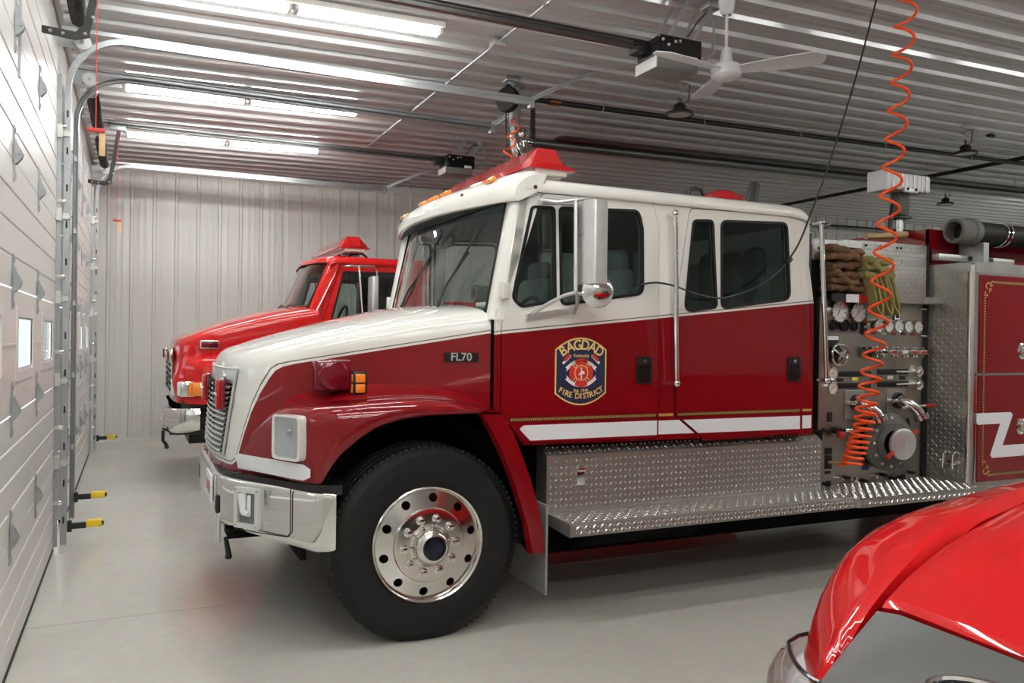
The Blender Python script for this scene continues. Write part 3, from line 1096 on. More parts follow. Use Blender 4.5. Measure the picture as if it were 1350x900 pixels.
wheel(eng, 1.94, 4.05, 1)
wheel(eng, 1.94, 2 * YC - 4.05, -1)
for cx in (8.1,):
    wheel(eng, cx, 4.12, 1); wheel(eng, cx, 2 * YC - 4.12, -1)
# frame and running gear
MB().span((1.1, 4.82, .55), (9.2, 4.90, .80)).span((1.1, 5.60, .55), (9.2, 5.68, .80)).span((1.86, 4.3, .44), (2.0, 6.2, .56)).span((8.0, 4.3, .42), (8.2, 6.2, .6)).build('chassis_frame', 'dark_under', eng, smooth=False)
MB().cyl((3.0, 4.45, .50), (3.9, 4.45, .50), .20, n=24).cyl((4.2, 5.1, .52), (6.2, 5.1, .52), .06, n=12).build('air_tank', 'dark_under', eng)
MB().span((2.75, 4.24, .52), (4.9, 6.26, .98)).build('cab_floor', 'dark_under', eng, smooth=False)
MB().span((2.68, 4.55, .24), (6.6, 6.0, .55)).build('underbody_shade_block', 'dark_under', eng, smooth=False)  # dark volume added to deepen the shade under the engine

# ---------------------------------------------------------------- cab
CY = 4.15


def belt(x):
    return 1.62 + (x - 2.379) * (1.859 - 1.62) / (4.675 - 2.379)


def cab_paint(x, y, z):
    return z - belt(x)


def sidefn(y0, k):
    # slight tumblehome above the sill
    return lambda a, b, d: (a, (y0 + d + max(0, b - 1.75) * .035) if k == 0 else (2 * YC - y0 - d - max(0, b - 1.75) * .035), b)


d1 = [(2.385, 1.165), (2.54, 1.004), (3.442, .995), (3.442, 2.30), (3.395, 2.452), (2.635, 2.428), (2.385, 1.68)]
d2 = [(3.575, 1.135), (3.81, .967), (4.60, .985), (4.615, 1.86), (4.535, 2.36), (4.495, 2.446), (3.685, 2.425), (3.565, 1.80)]
D1 = rpoly(d1, [0, .02, .03, .03, .06, .05, .02], 4); D2 = rpoly(d2, [0, .02, .03, 0, 0, .05, .04, .02], 4)
W1 = rpoly([(2.571, 2.352), (2.718, 2.358), (2.724, 1.812), (2.505, 1.772), (2.445, 1.82)], [.03, .03, .035, .04, .05], 5)
W2 = rpoly([(2.748, 2.360), (3.298, 2.384), (3.326, 2.27), (3.326, 1.875), (2.756, 1.79)], [.03, .05, .03, .06, .04], 5)
W3 = rpoly([(3.703, 2.356), (3.860, 2.365), (3.885, 1.808), (3.630, 1.772)], [.04, .03, .035, .05], 5)
W4 = rpoly([(3.922, 2.369), (4.478, 2.394), (4.500, 1.88), (3.918, 1.803)], [.05, .05, .07, .04], 5)
body = [(2.37, 1.172), (2.535, .992), (4.715, .972), (4.712, 1.86), (4.66, 2.20), (4.645, 2.46), (2.60, 2.46), (2.50, 2.40), (2.40, 1.80), (2.36, 1.66)]

for sgn in (0, 1):
    MB().plate([rpoly(body, [.01, .01, .02, 0, 0, .03, .02, .02, 0, 0], 3), inset(D1, -.005), inset(D2, -.005)], sidefn(CY, sgn), .03).build('cab_side', 'two_tone', eng, paint=cab_paint, smooth=False)
    MB().plate([inset(rpoly(body, .01, 2), .015), inset(W1, -.01), inset(W2, -.01), inset(W3, -.01), inset(W4, -.01)], sidefn(CY + .045, sgn), .02).build('inner_trim', 'interior', eng, smooth=False)
    for nm, D, ws in (('front_door', D1, (W1, W2)), ('rear_door', D2, (W3, W4))):
        dr = MB().plate([D] + [inset(w_, -.004) for w_ in ws], sidefn(CY - .004, sgn), .04).build(nm, 'two_tone', eng, paint=cab_paint, smooth=False)
        for w_ in ws:
            MB().plate([inset(w_, -.005), inset(w_, .012)], sidefn(CY - .009, sgn), .02).build('window_seal', 'rubber', dr)
            MB().plate([inset(w_, .01)], sidefn(CY + .004, sgn), .004).build('window_glass', 'dark_glass' if nm == 'rear_door' else 'side_glass', dr, smooth=False)
        hx, hz = (3.334, 1.414) if nm == 'front_door' else (4.533, 1.414)

        def hfn(a, b, d, hx=hx, hz=hz, sgn=sgn):
            return sidefn(CY - .004, sgn)(hx + a, hz + b, d)
        hd = MB().plate([rpoly(rect(-.055, -.083, .055, .083), .015)], lambda a, b, d: hfn(a, b, d - .008), .008).build('handle', 'black_plastic', dr)
        MB().plate([rpoly(rect(-.036, -.07, .036, .03), .01)], lambda a, b, d: hfn(a, b, d - .014), .006).build('paddle', 'black_gloss', hd)
        c_ = hfn(0, .055, -.008); c2 = hfn(0, .055, -.014)
        MB().cyl(c_, c2, .012, n=12).build('lock', 'chrome', hd)
        gx, gz = ((2.392, 1.862) if nm == 'front_door' else (3.578, 1.83))
        for zz in ((gz,) if nm == 'rear_door' else (gz,)):
            hg = MB()
            for s2 in (-1, 1):
                q = hfn(gx - hx + s2 * .017, zz - hz, -.005)
                hg.rbox(q, (.030, .014, .10 if s2 < 0 else .085), .003)
            hg.cyl(hfn(gx - hx, zz - hz - .045, -.01), hfn(gx - hx, zz - hz + .045, -.01), .008, n=8)
            hg.build('hinge', 'white', dr)
        # stripes belonging to the door
        xa, xb = (2.44, 3.436) if nm == 'front_door' else (3.585, 4.598)
        gs = MB().plate([rect(xa, 1.126, xb, 1.148)], lambda a, b, d, sgn=sgn: sidefn(CY - .0055, sgn)(a, b, d), .0015).build('gold_stripe_edge', 'print_black', dr, smooth=False)
        tw = MB()
        n = int((xb - xa) / .014)
        for k in range(n):
            a0 = xa + .004 + k * (xb - xa - .012) / n
            tw.add([sidefn(CY - .0065, sgn)(a0 + q, 1.137 + zz, 0) for q, zz in ((0, -.0075), (.008, -.0075), (.014, .0075), (.006, .0075))], [(0, 1, 2, 3)])
        tw.build('gold_rope', 'gold', gs, smooth=False, kind='stuff')
        if nm == 'front_door':
            wp = rpoly([(2.57, 1.016), (3.436, 1.016), (3.436, 1.104), (2.53, 1.104), (2.50, 1.085)], [.01, 0, 0, .02, .01], 3)
        else:
            wp = [(3.750, 1.016), (4.595, 1.012), (4.595, 1.100), (3.632, 1.102)]
        MB().plate([wp], lambda a, b, d, sgn=sgn: sidefn(CY - .0055, sgn)(a, b, d), .001).build('white_stripe', 'reflective_white', dr, smooth=False)
    # stripes on the fixed pillars
    for xa, xb in ((3.45, 3.56), (4.62, 4.70)):
        MB().plate([[(3.45, 1.018), (3.722, 1.016), (3.606, 1.102), (3.45, 1.102)] if xa < 4 else rect(xa, 1.014, xb, 1.101)], lambda a, b, d, sgn=sgn: sidefn(CY - .0015, sgn)(a, b, d), .001).build('white_stripe', 'reflective_white', eng, smooth=False)
        MB().plate([rect(xa, 1.129, xb, 1.145)], lambda a, b, d, sgn=sgn: sidefn(CY - .0015, sgn)(a, b, d), .001).build('gold_stripe', 'gold', eng, smooth=False)
    # grab rails
    for (xa, za, xb, zb) in ((3.505, 2.37, 3.535, 1.335), (4.70, 2.40, 4.77, 1.34)):
        def yv(q): return q if not sgn else 2 * YC - q
        ra = MB().tube([(xa, yv(4.085), za), (xb, yv(4.085), zb)], .016, 12)
        g = ra.build('grab_rail', 'chrome', eng)
        for (x, z) in ((xa, za), (xb, zb)):
            MB().ball((x, yv(4.085), z), .024, 12).cyl((x, yv(4.085), z), (x, yv(4.16), z), .014, n=10).build('rail_end', 'chrome', g)

# cab back, headliner, roof
MB().span((4.66, 4.19, .98), (4.70, 6.31, 2.44)).build('cab_back', 'white', eng, smooth=False)
rows = []
prof = [(-.012, 2.435), (-.018, 2.445), (-.016, 2.475), (.0, 2.50), (.05, 2.522), (.15, 2.535), (.5, 2.555), (1.10, 2.565)]
prof = [(YC - 1.10 + .02 + a, z) for a, z in prof]
prof = prof + [(2 * YC - y, z) for y, z in reversed(prof[:-1])]
for x, k in ((2.52, 0), (2.60, 0), (2.8, 0), (3.6, 0), (4.50, 0), (4.60, -.008), (4.645, -.025), (4.665, -.06), (4.67, -.12)):
    rows.append([(x, y, max(2.40, z + k)) for y, z in prof])
MB().grid(rows).build('roof', 'white', eng, angle=50)
MB().span((2.55, 4.22, 2.40), (4.65, 6.28, 2.42)).build('headliner', 'interior', eng, smooth=False)

# A pillars and windscreen
wb = spl([(2.345, 4.30, 1.70), (2.27, 4.55, 1.70), (2.205, 4.9, 1.70), (2.185, 5.25, 1.70), (2.205, 5.6, 1.70), (2.27, 5.95, 1.70), (2.345, 6.20, 1.70)], 21)
wt = spl([(2.495, 4.33, 2.43), (2.43, 4.58, 2.43), (2.375, 4.9, 2.43), (2.36, 5.25, 2.43), (2.375, 5.6, 2.43), (2.43, 5.92, 2.43), (2.495, 6.17, 2.43)], 21)
rows = [[tuple(b * (1 - t) + a * t) for t in np.linspace(0, 1, 7)] for b, a in zip(wb, wt)]
ws = MB().grid(rows).build('windscreen', 'windscreen', eng)
for s_ in (0, -1):
    MB().tube([rows[s_][0], rows[s_][-1]], .013, 8).build('windscreen_seal', 'rubber', ws)
MB().tube([r_[0] for r_ in rows], .012, 8).build('windscreen_seal', 'rubber', ws)
for sgn in (0, 1):
    rws = []
    for t in np.linspace(0, 1, 8):
        g = wb[0] * (1 - t) + wt[0] * t
        z = g[2]
        o = Vector((2.36 + (z - 1.66) / .14 * .04 if z < 1.8 else 2.40 + (z - 1.80) / .6 * .10, CY + max(0, z - 1.75) * .035, z))
        gv = Vector(g)
        mid = gv * .45 + o * .55 + Vector((-.028, -.028, 0))
        rws.append([tuple(gv + Vector((.05, .02, 0))), tuple(gv), tuple(gv * .8 + o * .2 + Vector((-.016, -.012, 0))), tuple(mid), tuple(o * .85 + gv * .15 + Vector((-.014, -.012, 0))), tuple(o), tuple(o + Vector((.05, .0, 0)))])
    mb = MB().grid(rws)
    if sgn: mb.mirror_y(YC)
    mb.build('a_pillar', 'white', eng, angle=50)
    mb = MB().grid([[(r_[1][0] + .035, r_[1][1] + .02, r_[1][2]), (r_[1][0] + .07, r_[1][1] - .0, r_[1][2]), (r_[5][0] + .07, r_[5][1] + .045, r_[5][2])] for r_ in rws])
    if sgn: mb.mirror_y(YC)
    mb.build('pillar_trim', 'interior', eng)
    # cowl side panel between hood and door
    mb = MB().plate([[(2.352, 1.20), (2.385, 1.165), (2.40, 1.80), (2.352, 1.75)]], lambda a, b, d: (a, CY + .012 + d, b), .05)
    mb.plate([[(2.352, 1.20), (2.352, 1.75), (2.40, 1.80), (2.46, 1.80), (2.46, 1.2)]], lambda a, b, d: (a, CY + .03 + d, b), .03)
    if sgn: mb.mirror_y(YC)
    mb.build('cowl_side', 'two_tone', eng, paint=lambda x, y, z: z - 1.615, smooth=False)
MB().span((2.36, 4.22, 1.0), (2.44, 6.28, 1.68)).build('firewall', 'dark_under', eng, smooth=False)
MB().span((2.25, 4.35, 1.60), (2.48, 6.15, 1.70)).build('cowl', 'black', eng, smooth=False)
# wipers
for y0, y1 in ((4.75, 4.45), (5.55, 5.15)):
    wp = MB().tube([(2.2, y0, 1.74), (2.225, y0 * .5 + y1 * .5, 1.92), (2.30, y1, 2.10)], .008, 6)
    wp.tube([(2.24, y1 + .22, 1.90), (2.325, y1 - .16, 2.26)], .007, 6)
    wp.build('wiper', 'black', eng)

# sun visor over the windscreen
lip = spl([(2.46, 4.165), (2.425, 4.22), (2.365, 4.42), (2.30, 4.70), (2.262, 4.95), (2.25, 5.25), (2.262, 5.55), (2.30, 5.80), (2.365, 6.08), (2.425, 6.28), (2.46, 6.335)], 41)
rows = []; low = []
for x, y in lip:
    q = abs(y - YC)
    e = min(1, max(0, (q - .95) / .14))
    zt = 2.578 - .04 * e**2
    xb = 2.66
    top = [(xb, zt - .002), (xb - .06, zt), (x * .35 + xb * .65 - .02, zt - .012), (x * .65 + xb * .35 - .02, zt - .045 - .0 * e), (x * .88 + xb * .12 - .02, zt - .105), (x, 2.40), (x + .004, 2.376), (x + .025, 2.372)]
    sp_ = spl(top, 22)
    rows.append([(a, y, b) for a, b in sp_] + [(x + .14, y, 2.435), (2.62, y, 2.45)])
vis = MB().grid(rows)
vz = vis.build('visor', 'white', eng, angle=55)
for e in (0, -1):
    r_ = rows[e]
    s_ = -1 if e == 0 else 1
    pts = [p for p in r_]
    MB().add([(p[0], p[1], p[2]) for p in pts] + [(p[0], p[1] + s_ * .012, p[2]) for p in pts], [tuple(range(len(pts))), tuple(range(len(pts), 2 * len(pts)))] + [(k, (k + 1) % len(pts), len(pts) + (k + 1) % len(pts), len(pts) + k) for k in range(len(pts))]).build('visor_cheek', 'white', vz)
    MB().ball((2.585, r_[0][1] + s_ * .013, 2.46), .012, 10).build('bolt', 'black', vz)
# black underside of the visor
MB().grid([[(r_[21][0] + .002, r_[21][1], 2.371), (r_[21][0] + .16, r_[21][1], 2.432), (2.56, r_[21][1], 2.446)] for r_ in rows]).build('visor_underside', 'interior', vz)


def vis_pt(y, f):
    i = int(np.argmin([abs(p[1] - y) for p in lip]))
    r_ = rows[i]
    k = int(f * 21)
    a, b = Vector(r_[k]), Vector(r_[k + 1])
    t = (b - a).normalized(); n_ = Vector((t.z, 0, -t.x)); n_ = n_ if n_.z > 0 else -n_
    return a, t, n_


for y in (4.43, 5.03, 5.25, 5.47, 6.07):
    a, t, n_ = vis_pt(y, .60)
    M = Matrix((t, Vector((0, 1, 0)), n_)).transposed()
    ml = MB().rbox(a + n_ * .012, (.052, .105, .026), .010, 2, M=M).build('marker_lamp', 'amber', vz, label='amber marker lamp on the visor')
for y in (4.62, 5.9):
    a, t, n_ = vis_pt(y, .78)
    MB().ball(a, .011, 8).build('bolt', 'black', vz)


# light bar on the roof
def light_bar(parent, xc, yc, z0, L=1.52, wd=.30, dark=False):
    base = MB().rbox((xc, yc, z0 + .028), (wd * .6, L * .9, .05), .012).build('light_bar', 'steel_light', parent)
    for s_ in (-1, 1):
        MB().box((xc, yc + s_ * (L / 2 - .04), z0 + .035), (wd * .62, .03, .035)).build('end_plate', 'white', base, smooth=False)
    lens = MB()
    secs = [(-.5, .0), (-.44, .10), (-.16, .155), (.16, .155), (.46, .085), (.5, .0)]
    # faceted prism lens: hexagonal section, sloped ends
    prof = [(-.50, .052), (-.47, .088), (-.18, .195), (.18, .195), (.47, .088), (.50, .052)]
    rws = []
    for yy_, k in ((-.5, 0), (-.44, 1), (-.30, 1), (.30, 1), (.44, 1), (.5, 0)):
        if k:
            rws.append([(xc + a * wd, yc + yy_ * L, z0 + b) for a, b in prof])
        else:
            rws.append([(xc + a * wd * .96, yc + yy_ * L, z0 + .048 + (b - .048) * .25) for a, b in prof])
    lens.grid(rws)
    lens.add(rws[0], [tuple(range(6))]).add(rws[-1], [tuple(range(6))])
    lens.add([rws[0][0], rws[0][-1], rws[-1][-1], rws[-1][0]], [(0, 1, 2, 3)])
    lens.build('lens', 'red_lens', base, smooth=False)
    for yy_ in (-.36, .36):
        MB().span((xc - .10, yc + yy_ * L - .03, z0 - .02), (xc + .10, yc + yy_ * L + .03, z0 + .03)).build('mount_foot', 'galvanised', base, smooth=False)
    return base


light_bar(eng, 2.84, YC, 2.585, 1.66, .34)

# rear roof beacon, siren and aerial
bc = MB().lathe([(.0, .115), (.05, .112), (.10, .09), (.125, .05), (.13, .0)], (4.30, 4.62, 2.55), (0, 0, 1), 24).rbox((4.30, 4.62, 2.56), (.30, .20, .03), .01).rbox((4.30, 4.62, 2.60), (.28, .18, .08), .035, 3).build('roof_beacon', 'red_lens', eng)
sx = MB().rbox((4.06, 4.60, 2.575), (.10, .08, .05), .01)
sx.tube([(4.0, 4.6, 2.60), (4.0, 4.6, 2.64), (4.05, 4.6, 2.66), (4.10, 4.6, 2.65), (4.12, 4.6, 2.60)], .012, 6)
sx.build('roof_bracket', 'black', eng)
MB().cyl((3.62, 5.6, 2.55), (3.62, 5.6, 2.95), .003, .002, 6).cyl((3.62, 5.6, 2.55), (3.62, 5.6, 2.58), .015, n=10).build('aerial', 'chrome', eng)

# ---- interior
MB().rbox((2.58, YC, 1.60), (.30, 2.0, .26), .05, 3).build('dashboard', 'interior', eng)
stp = [(2.78 + .06 * math.sin(a), 4.70 + .21 * math.cos(a), 1.66 + .20 * math.sin(a)) for a in np.linspace(0, 2 * math.pi, 29)[:-1]]
stw = MB().tube(stp, .014, 8, closed=True).cyl((2.65, 4.70, 1.56), (2.79, 4.70, 1.66), .03, n=10)
for a in (0, 2.1, 4.2):
    stw.tube([(2.78, 4.70, 1.66), (2.78 + .06 * math.sin(a), 4.70 + .20 * math.cos(a), 1.66 + .19 * math.sin(a))], .010, 6)
stw.build('steering_wheel', 'black', eng)
for i, (x, y) in enumerate(((3.15, 4.70), (3.15, 5.80), (4.25, 4.62), (4.25, 5.25), (4.25, 5.88))):
    s_ = MB().rbox((x, y, 1.38), (.50, .50, .14), .05, 3).rbox((x + .24, y, 1.74), (.13, .48, .66), .06, 3, M=Matrix.Rotation(R(8), 3, 'Y'))
    s_.rbox((x + .30, y, 2.12), (.10, .28, .16), .04, 3)
    so = s_.build('seat', 'seat', eng)
MB().rbox((3.72, YC, 1.45), (.40, .9, .5), .04, 2).build('engine_cover', 'interior_grey', eng)
MB().rbox((2.50, 4.62, 1.80), (.10, .16, .03), .006).build('papers', 'day_window', eng)
MB().rbox((2.46, 5.25, 2.25), (.03, .26, .08), .02, 2).build('rear_view_mirror', 'black', eng)
for x in (4.50,):
    for y in (4.5, 4.75, 5.0):
        MB().rbox((x, y, 1.95), (.12, .18, .62), .06, 3).build('hanging_coat', 'canvas_grey', eng)

# ---- mirrors on tubular arms
for sgn in (0, 1):
    def my(mb): return mb.mirror_y(YC) if sgn else mb
    arm = MB()
    y0, y1 = 4.12, 3.93
    arm.tube([(2.60, y0, 2.385), (2.66, 4.02, 2.36), (2.78, y1, 2.375), (2.84, y1, 2.372), (2.852, y1, 2.35), (2.855, y1 + .0, 1.93), (2.845, y1, 1.875), (2.80, y1, 1.845), (2.745, y1 + .01, 1.85)], .010, 8)
    arm.tube([(2.735, 3.95, 2.37), (2.74, 3.945, 1.86)], .011, 8)
    arm.tube([(2.745, 3.95, 1.855), (2.70, 4.0, 1.84), (2.64, 4.06, 1.80), (2.555, y0, 1.735)], .011, 8)
    arm.tube([(2.755, 3.95, 1.85), (2.795, 4.02, 1.80), (2.83, y0, 1.745)], .011, 8)
    arm.plate([[(2.53, 1.706), (2.83, 1.752), (2.83, 1.782), (2.53, 1.735)]], lambda a, b, d: (a, 4.118 + d, b), .03)
    ar = my(arm).build('mirror_arm', 'steel_light', eng)
    my(MB().plate([[(2.61, 2.36), (2.88, 2.372), (2.88, 2.40), (2.61, 2.392)]], lambda a, b, d: (a, 4.10 + d, b), .04)).build('mirror_bracket', 'steel_light', ar, smooth=False)
    for k in range(4):
        my(MB().ball((2.56 + .08 * k, 4.117, 1.728 + .0135 * k), .007, 8)).build('bolt', 'chrome', ar)
    mh = MB()
    # tall housing, rounded front, open back with glass facing rearwards
    secp = rpoly([(2.772, 3.94), (2.80, 3.86), (2.885, 3.85), (2.885, 4.05), (2.80, 4.04)], [.03, .03, .006, .006, .03], 4)
    mh.plate([secp], lambda a, b, d: (a, b, 1.905 + d), .462)
    mo = my(mh).build('mirror_head', 'steel_light', eng, angle=30)
    my(MB().span((2.885, 3.86, 1.915), (2.889, 4.045, 2.36))).build('mirror_glass', 'chrome', mo, smooth=False)
    my(MB().span((2.772, 3.925, 2.18), (2.79, 4.04, 2.183))).build('seam', 'grey_plastic', mo, smooth=False)
    my(MB().lathe([(.0, -.030), (.04, -.027), (.075, -.012), (.088, .0), (.092, .004), (.088, .010), (0, .014)], (2.86, 3.905, 1.862), (.25, .96, .08), 28)).build('convex_mirror', 'chrome', mo)

# ---- diamond plate running boards
for sgn in (0, 1):
    def my(mb): return mb.mirror_y(YC) if sgn else mb
    st = MB()
    x0, x1 = 2.70, 4.84
    sec = [(4.32, .985), (4.26, .965), (4.185, .915), (4.185, .585), (3.905, .580), (3.895, .572), (3.893, .512), (3.905, .505), (4.19, .52), (4.32, .52)]
    st.grid([[(x, y, z) for y, z in sec] for x in (x0, x1)])
    st.add([(x0, y, z) for y, z in sec], [tuple(range(len(sec)))]).add([(x1, y, z) for y, z in sec], [tuple(range(len(sec)))])
    so = my(st).build('running_board', 'tread_plate', eng, smooth=False)
    lz = MB()
    lozenges(lz, lambda a, b, h: (a, 4.185 - h, b), x0 + .01, x1 - .01, .60, .90)
    lozenges(lz, lambda a, b, h: (a, b, .582 + .0 * b + h), x0 + .01, x1 - .01, 3.91, 4.18)
    lozenges(lz, lambda a, b, h: (a, 3.8935 - h, b), x0 + .03, x1 - .01, .515, .57, pitch=.026)
    lozenges(lz, lambda a, b, h: (a, 4.185 + b * .83 - h * .5, .915 + b * .66 + h), x0 + .01, x1 - .01, .005, .085)
    my(lz).build('tread_bars', 'tread_bar', so, smooth=False, kind='stuff')
    lt = my(MB().rbox((2.92, 4.178, .795), (.055, .02, .12), .006).rbox((2.92, 4.166, .83), (.05, .02, .03), .005)).build('step_lamp', 'chrome', so)
    my(MB().tube([(x1 - .01, 4.19, .592), (x0 + .06, 4.19, .592)], .007, 6)).build('weld_bead', 'tread_plate', so)
    # dark plate behind the cab
    my(MB().span((4.735, 4.30, .60), (4.83, 4.34, 2.36))).build('cab_gap_plate', 'tread_dark', eng, smooth=False)
    my(lozenges(MB(), lambda a, b, h: (a, 4.30 - h, b), 4.737, 4.828, .62, 2.35, pitch=.03)).build('tread_bars', 'tread_dark', eng, smooth=False, kind='stuff')

# ---- door emblem
ef = lambda a, b, d: sidefn(CY - .0045, 0)(2.895 + a, 1.408 + b, d - .0012)


def shield(w_, h_, top, n=14):
    pts = []
    for k in range(n + 1):
        a = -1 + 2 * k / n
        pts.append((w_ * a, -h_ - top * (1 - a * a)))
    for k in range(n + 1):
        a = 1 - 2 * k / n
        pts.append((w_ * a, h_ + top * (1 - a * a)))
    return pts


em = MB().plate([shield(.172, .128, .07)], ef, .001).build('door_emblem', 'gold_print', eng, smooth=False, label='navy and gold fire district emblem')
MB().plate([shield(.163, .124, .065)], lambda a, b, d: ef(a, b, d - .0012), .001).build('field', 'navy', em, smooth=False)
e2 = lambda a, b, d=0: ef(a, b, d - .003)


def arc_text(word, rad, cy, size, a0, flip=False, sx=1.0):
    mb = MB()
    n = len(word)
    for k, chv in enumerate(word):
        if chv == ' ': continue
        ang = (k - (n - 1) / 2) * a0
        if not flip:
            c_, s_ = math.cos(-ang), math.sin(-ang); ox, oy = rad * math.sin(ang), cy + rad * math.cos(ang)
        else:
            c_, s_ = math.cos(ang), math.sin(ang); ox, oy = rad * math.sin(ang), cy - rad * math.cos(ang)
        mb.text(chv, lambda a, b, d, c_=c_, s_=s_, ox=ox, oy=oy: e2(ox + c_ * a * sx - s_ * b, oy + s_ * a * sx + c_ * b), size)
    return mb


arc_text('BAGDAD', .225, -.072, .082, .228, sx=.95).build('lettering', 'gold_print', em, smooth=False)
arc_text('FIRE DISTRICT', .27, .125, .047, .088, True).build('lettering', 'gold_print', em, smooth=False)
MB().text('Kentucky', lambda a, b, d: e2(a, .092 + b), .028).build('lettering', 'gold_print', em, smooth=False)
MB().text('Est. 1949', lambda a, b, d: e2(a, -.112 + b), .026).build('lettering', 'gold_print', em, smooth=False)
rb = MB()
for sg in (1, -1):
    cy0 = -.048 if sg > 0 else .026
    pts = []
    for k in range(13):
        a = -.78 + 1.56 * k / 12
        pts.append((.128 * math.sin(a), cy0 + sg * .118 * math.cos(a)))
    rows2 = [[e2(x, y), e2(x * .86, cy0 + (y - cy0) * .83)] for x, y in pts]
    rb.grid(rows2)
    for s2 in (-1, 1):
        x, y = pts[0 if s2 < 0 else -1]
        rb.add([e2(x, y), e2(x * 1.18, y - sg * .012), e2(x * 1.05, y - sg * .022), e2(x * 1.12, y - sg * .038), e2(x * .86, cy0 + (y - cy0) * .80)], [(0, 1, 2, 3, 4)])
for s2 in (-1, 1):
    rb.add([e2(s2 * .072, .098), e2(s2 * .128, .052), e2(s2 * .118, .040), e2(s2 * .066, .088)], [(0, 1, 2, 3)])
rb.build('ribbon', 'print_white', em, smooth=False)
for s2 in (-1, 1):
    ax_ = MB()
    ax_.add([e2(s2 * .075, .083), e2(s2 * .112, .055), e2(s2 * .098, .078), e2(s2 * .085, .098)][::1], [(0, 1, 2, 3)])
    ax_.add([e2(s2 * .070, .088, -.001), e2(s2 * .108, .056, -.001), e2(s2 * .120, .072, -.001), e2(s2 * .082, .104, -.001)], [(0, 1, 2, 3)])
    ax_.build('axe', 'emblem_red', em, smooth=False)
tm = MB()
for k, chv in enumerate('COMMITMENT'):
    ang = (k - 4.5) * .125
    tm.text(chv, lambda a, b, d, ang=ang: e2(.109 * math.sin(ang) + a * math.cos(ang) + b * math.sin(ang), -.048 + .109 * math.cos(ang) - a * math.sin(ang) + b * math.cos(ang), -.001), .017)
tm.build('lettering', 'print_black', em, smooth=False)
# cross patty
cp = []
for k in range(4):
    b0 = k * math.pi / 2
    for j in range(7):
        a = b0 - .56 + 1.12 * j / 6
        cp.append((.080 * math.cos(a), -.008 + .084 * math.sin(a)))
    a = b0 + math.pi / 4
    cp.append((.048 * math.cos(a), -.008 + .048 * math.sin(a)))
MB().plate([cp], lambda a, b, d: e2(a, b, d - .001), .0006).build('cross', 'emblem_red', em, smooth=False)
rg_ = MB()
rg_.plate([circ(0, -.008, .046, 28), circ(0, -.008, .041, 28)], lambda a, b, d: e2(a, b, d - .0022), .0005)
for k in range(4):
    a = math.pi / 4 + k * math.pi / 2
    c_, s_ = math.cos(a), math.sin(a)
    for o_ in (-.007, .007):
        rg_.add([e2(.045 * c_ - s_ * (o_ - .0025), -.008 + .045 * s_ + c_ * (o_ - .0025), -.002), e2(.045 * c_ - s_ * (o_ + .0025), -.008 + .045 * s_ + c_ * (o_ + .0025), -.002), e2(.076 * c_ - s_ * (o_ + .0025), -.008 + .076 * s_ + c_ * (o_ + .0025), -.002), e2(.076 * c_ - s_ * (o_ - .0025), -.008 + .076 * s_ + c_ * (o_ - .0025), -.002)], [(0, 1, 2, 3)])
rg_.build('ring', 'gold_print', em, smooth=False)
hl_ = MB()
hl_.add([e2(-.004, -.046, -.002), e2(.004, -.046, -.002), e2(.004, .024, -.002), e2(-.004, .024, -.002)], [(0, 1, 2, 3)])
hl_.add([e2(-.022, -.022, -.0021), e2(.026, -.012, -.0021), e2(.014, .004, -.0021), e2(-.004, -.004, -.0021)], [(0, 1, 2, 3)])
hl_.build('helmet_mark', 'print_white', em, smooth=False)
# ================================================================== pump panel and rear body of the engine
PY = 4.42
pp = MB().plate([rect(5.04, .50, 6.165, 1.93)], lambda a, b, d: (a, PY + d, b), .03).build('pump_panel', 'stainless', eng, smooth=False)
MB().span((4.85, PY + .031, .5), (6.15, 6.08, 2.20)).build('pump_housing', 'dark_under', eng, smooth=False)
MB().span((5.04, PY - .004, 1.655), (6.165, PY, 1.662)).build('panel_seam', 'grey_plastic', pp, smooth=False)
MB().span((5.83, PY - .003, 1.31), (5.834, PY, 1.655)).build('panel_seam', 'grey_plastic', pp, smooth=False)
MB().span((6.12, PY - .012, .50), (6.17, PY, 2.37)).build('edge_gasket', 'black', pp, smooth=False)


def gauge(x, z, r, face='gauge_face', rim='chrome', deep=.03):
    g = MB().lathe([(r, 0), (r, -deep), (r * .96, -deep - .006), (r * .86, -deep - .004), (r * .84, -deep + .004)], (x, PY, z), (0, 1, 0), 28).build('gauge', rim, pp)
    MB().lathe([(0, -deep + .003), (r * .86, -deep + .003)], (x, PY, z), (0, 1, 0), 28).build('dial', face, g)
    nm = MB()
    a = random.uniform(.6, 2.2)
    c_, s_ = math.cos(a), math.sin(a)
    y = PY - deep + .0015
    nm.add([(x + c_ * r * .6, y, z + s_ * r * .6), (x - s_ * r * .05, y, z + c_ * r * .05), (x - c_ * r * .6, y, z - s_ * r * .6), (x + s_ * r * .05, y, z - c_ * r * .05)], [(0, 1, 2, 3)])
    for k in range(8):
        a = math.pi * (-.25 + 1.5 * k / 7)
        c_, s_ = math.cos(a), math.sin(a)
        nm.add([(x + c_ * r * .66 - s_ * r * .05, y, z + s_ * r * .66 + c_ * r * .05), (x + c_ * r * .66 + s_ * r * .05, y, z + s_ * r * .66 - c_ * r * .05), (x + c_ * r * .8 + s_ * r * .05, y, z + s_ * r * .8 - c_ * r * .05), (x + c_ * r * .8 - s_ * r * .05, y, z + s_ * r * .8 + c_ * r * .05)], [(0, 1, 2, 3)])
    nm.build('dial_marks', 'print_black', g, smooth=False)
    return g


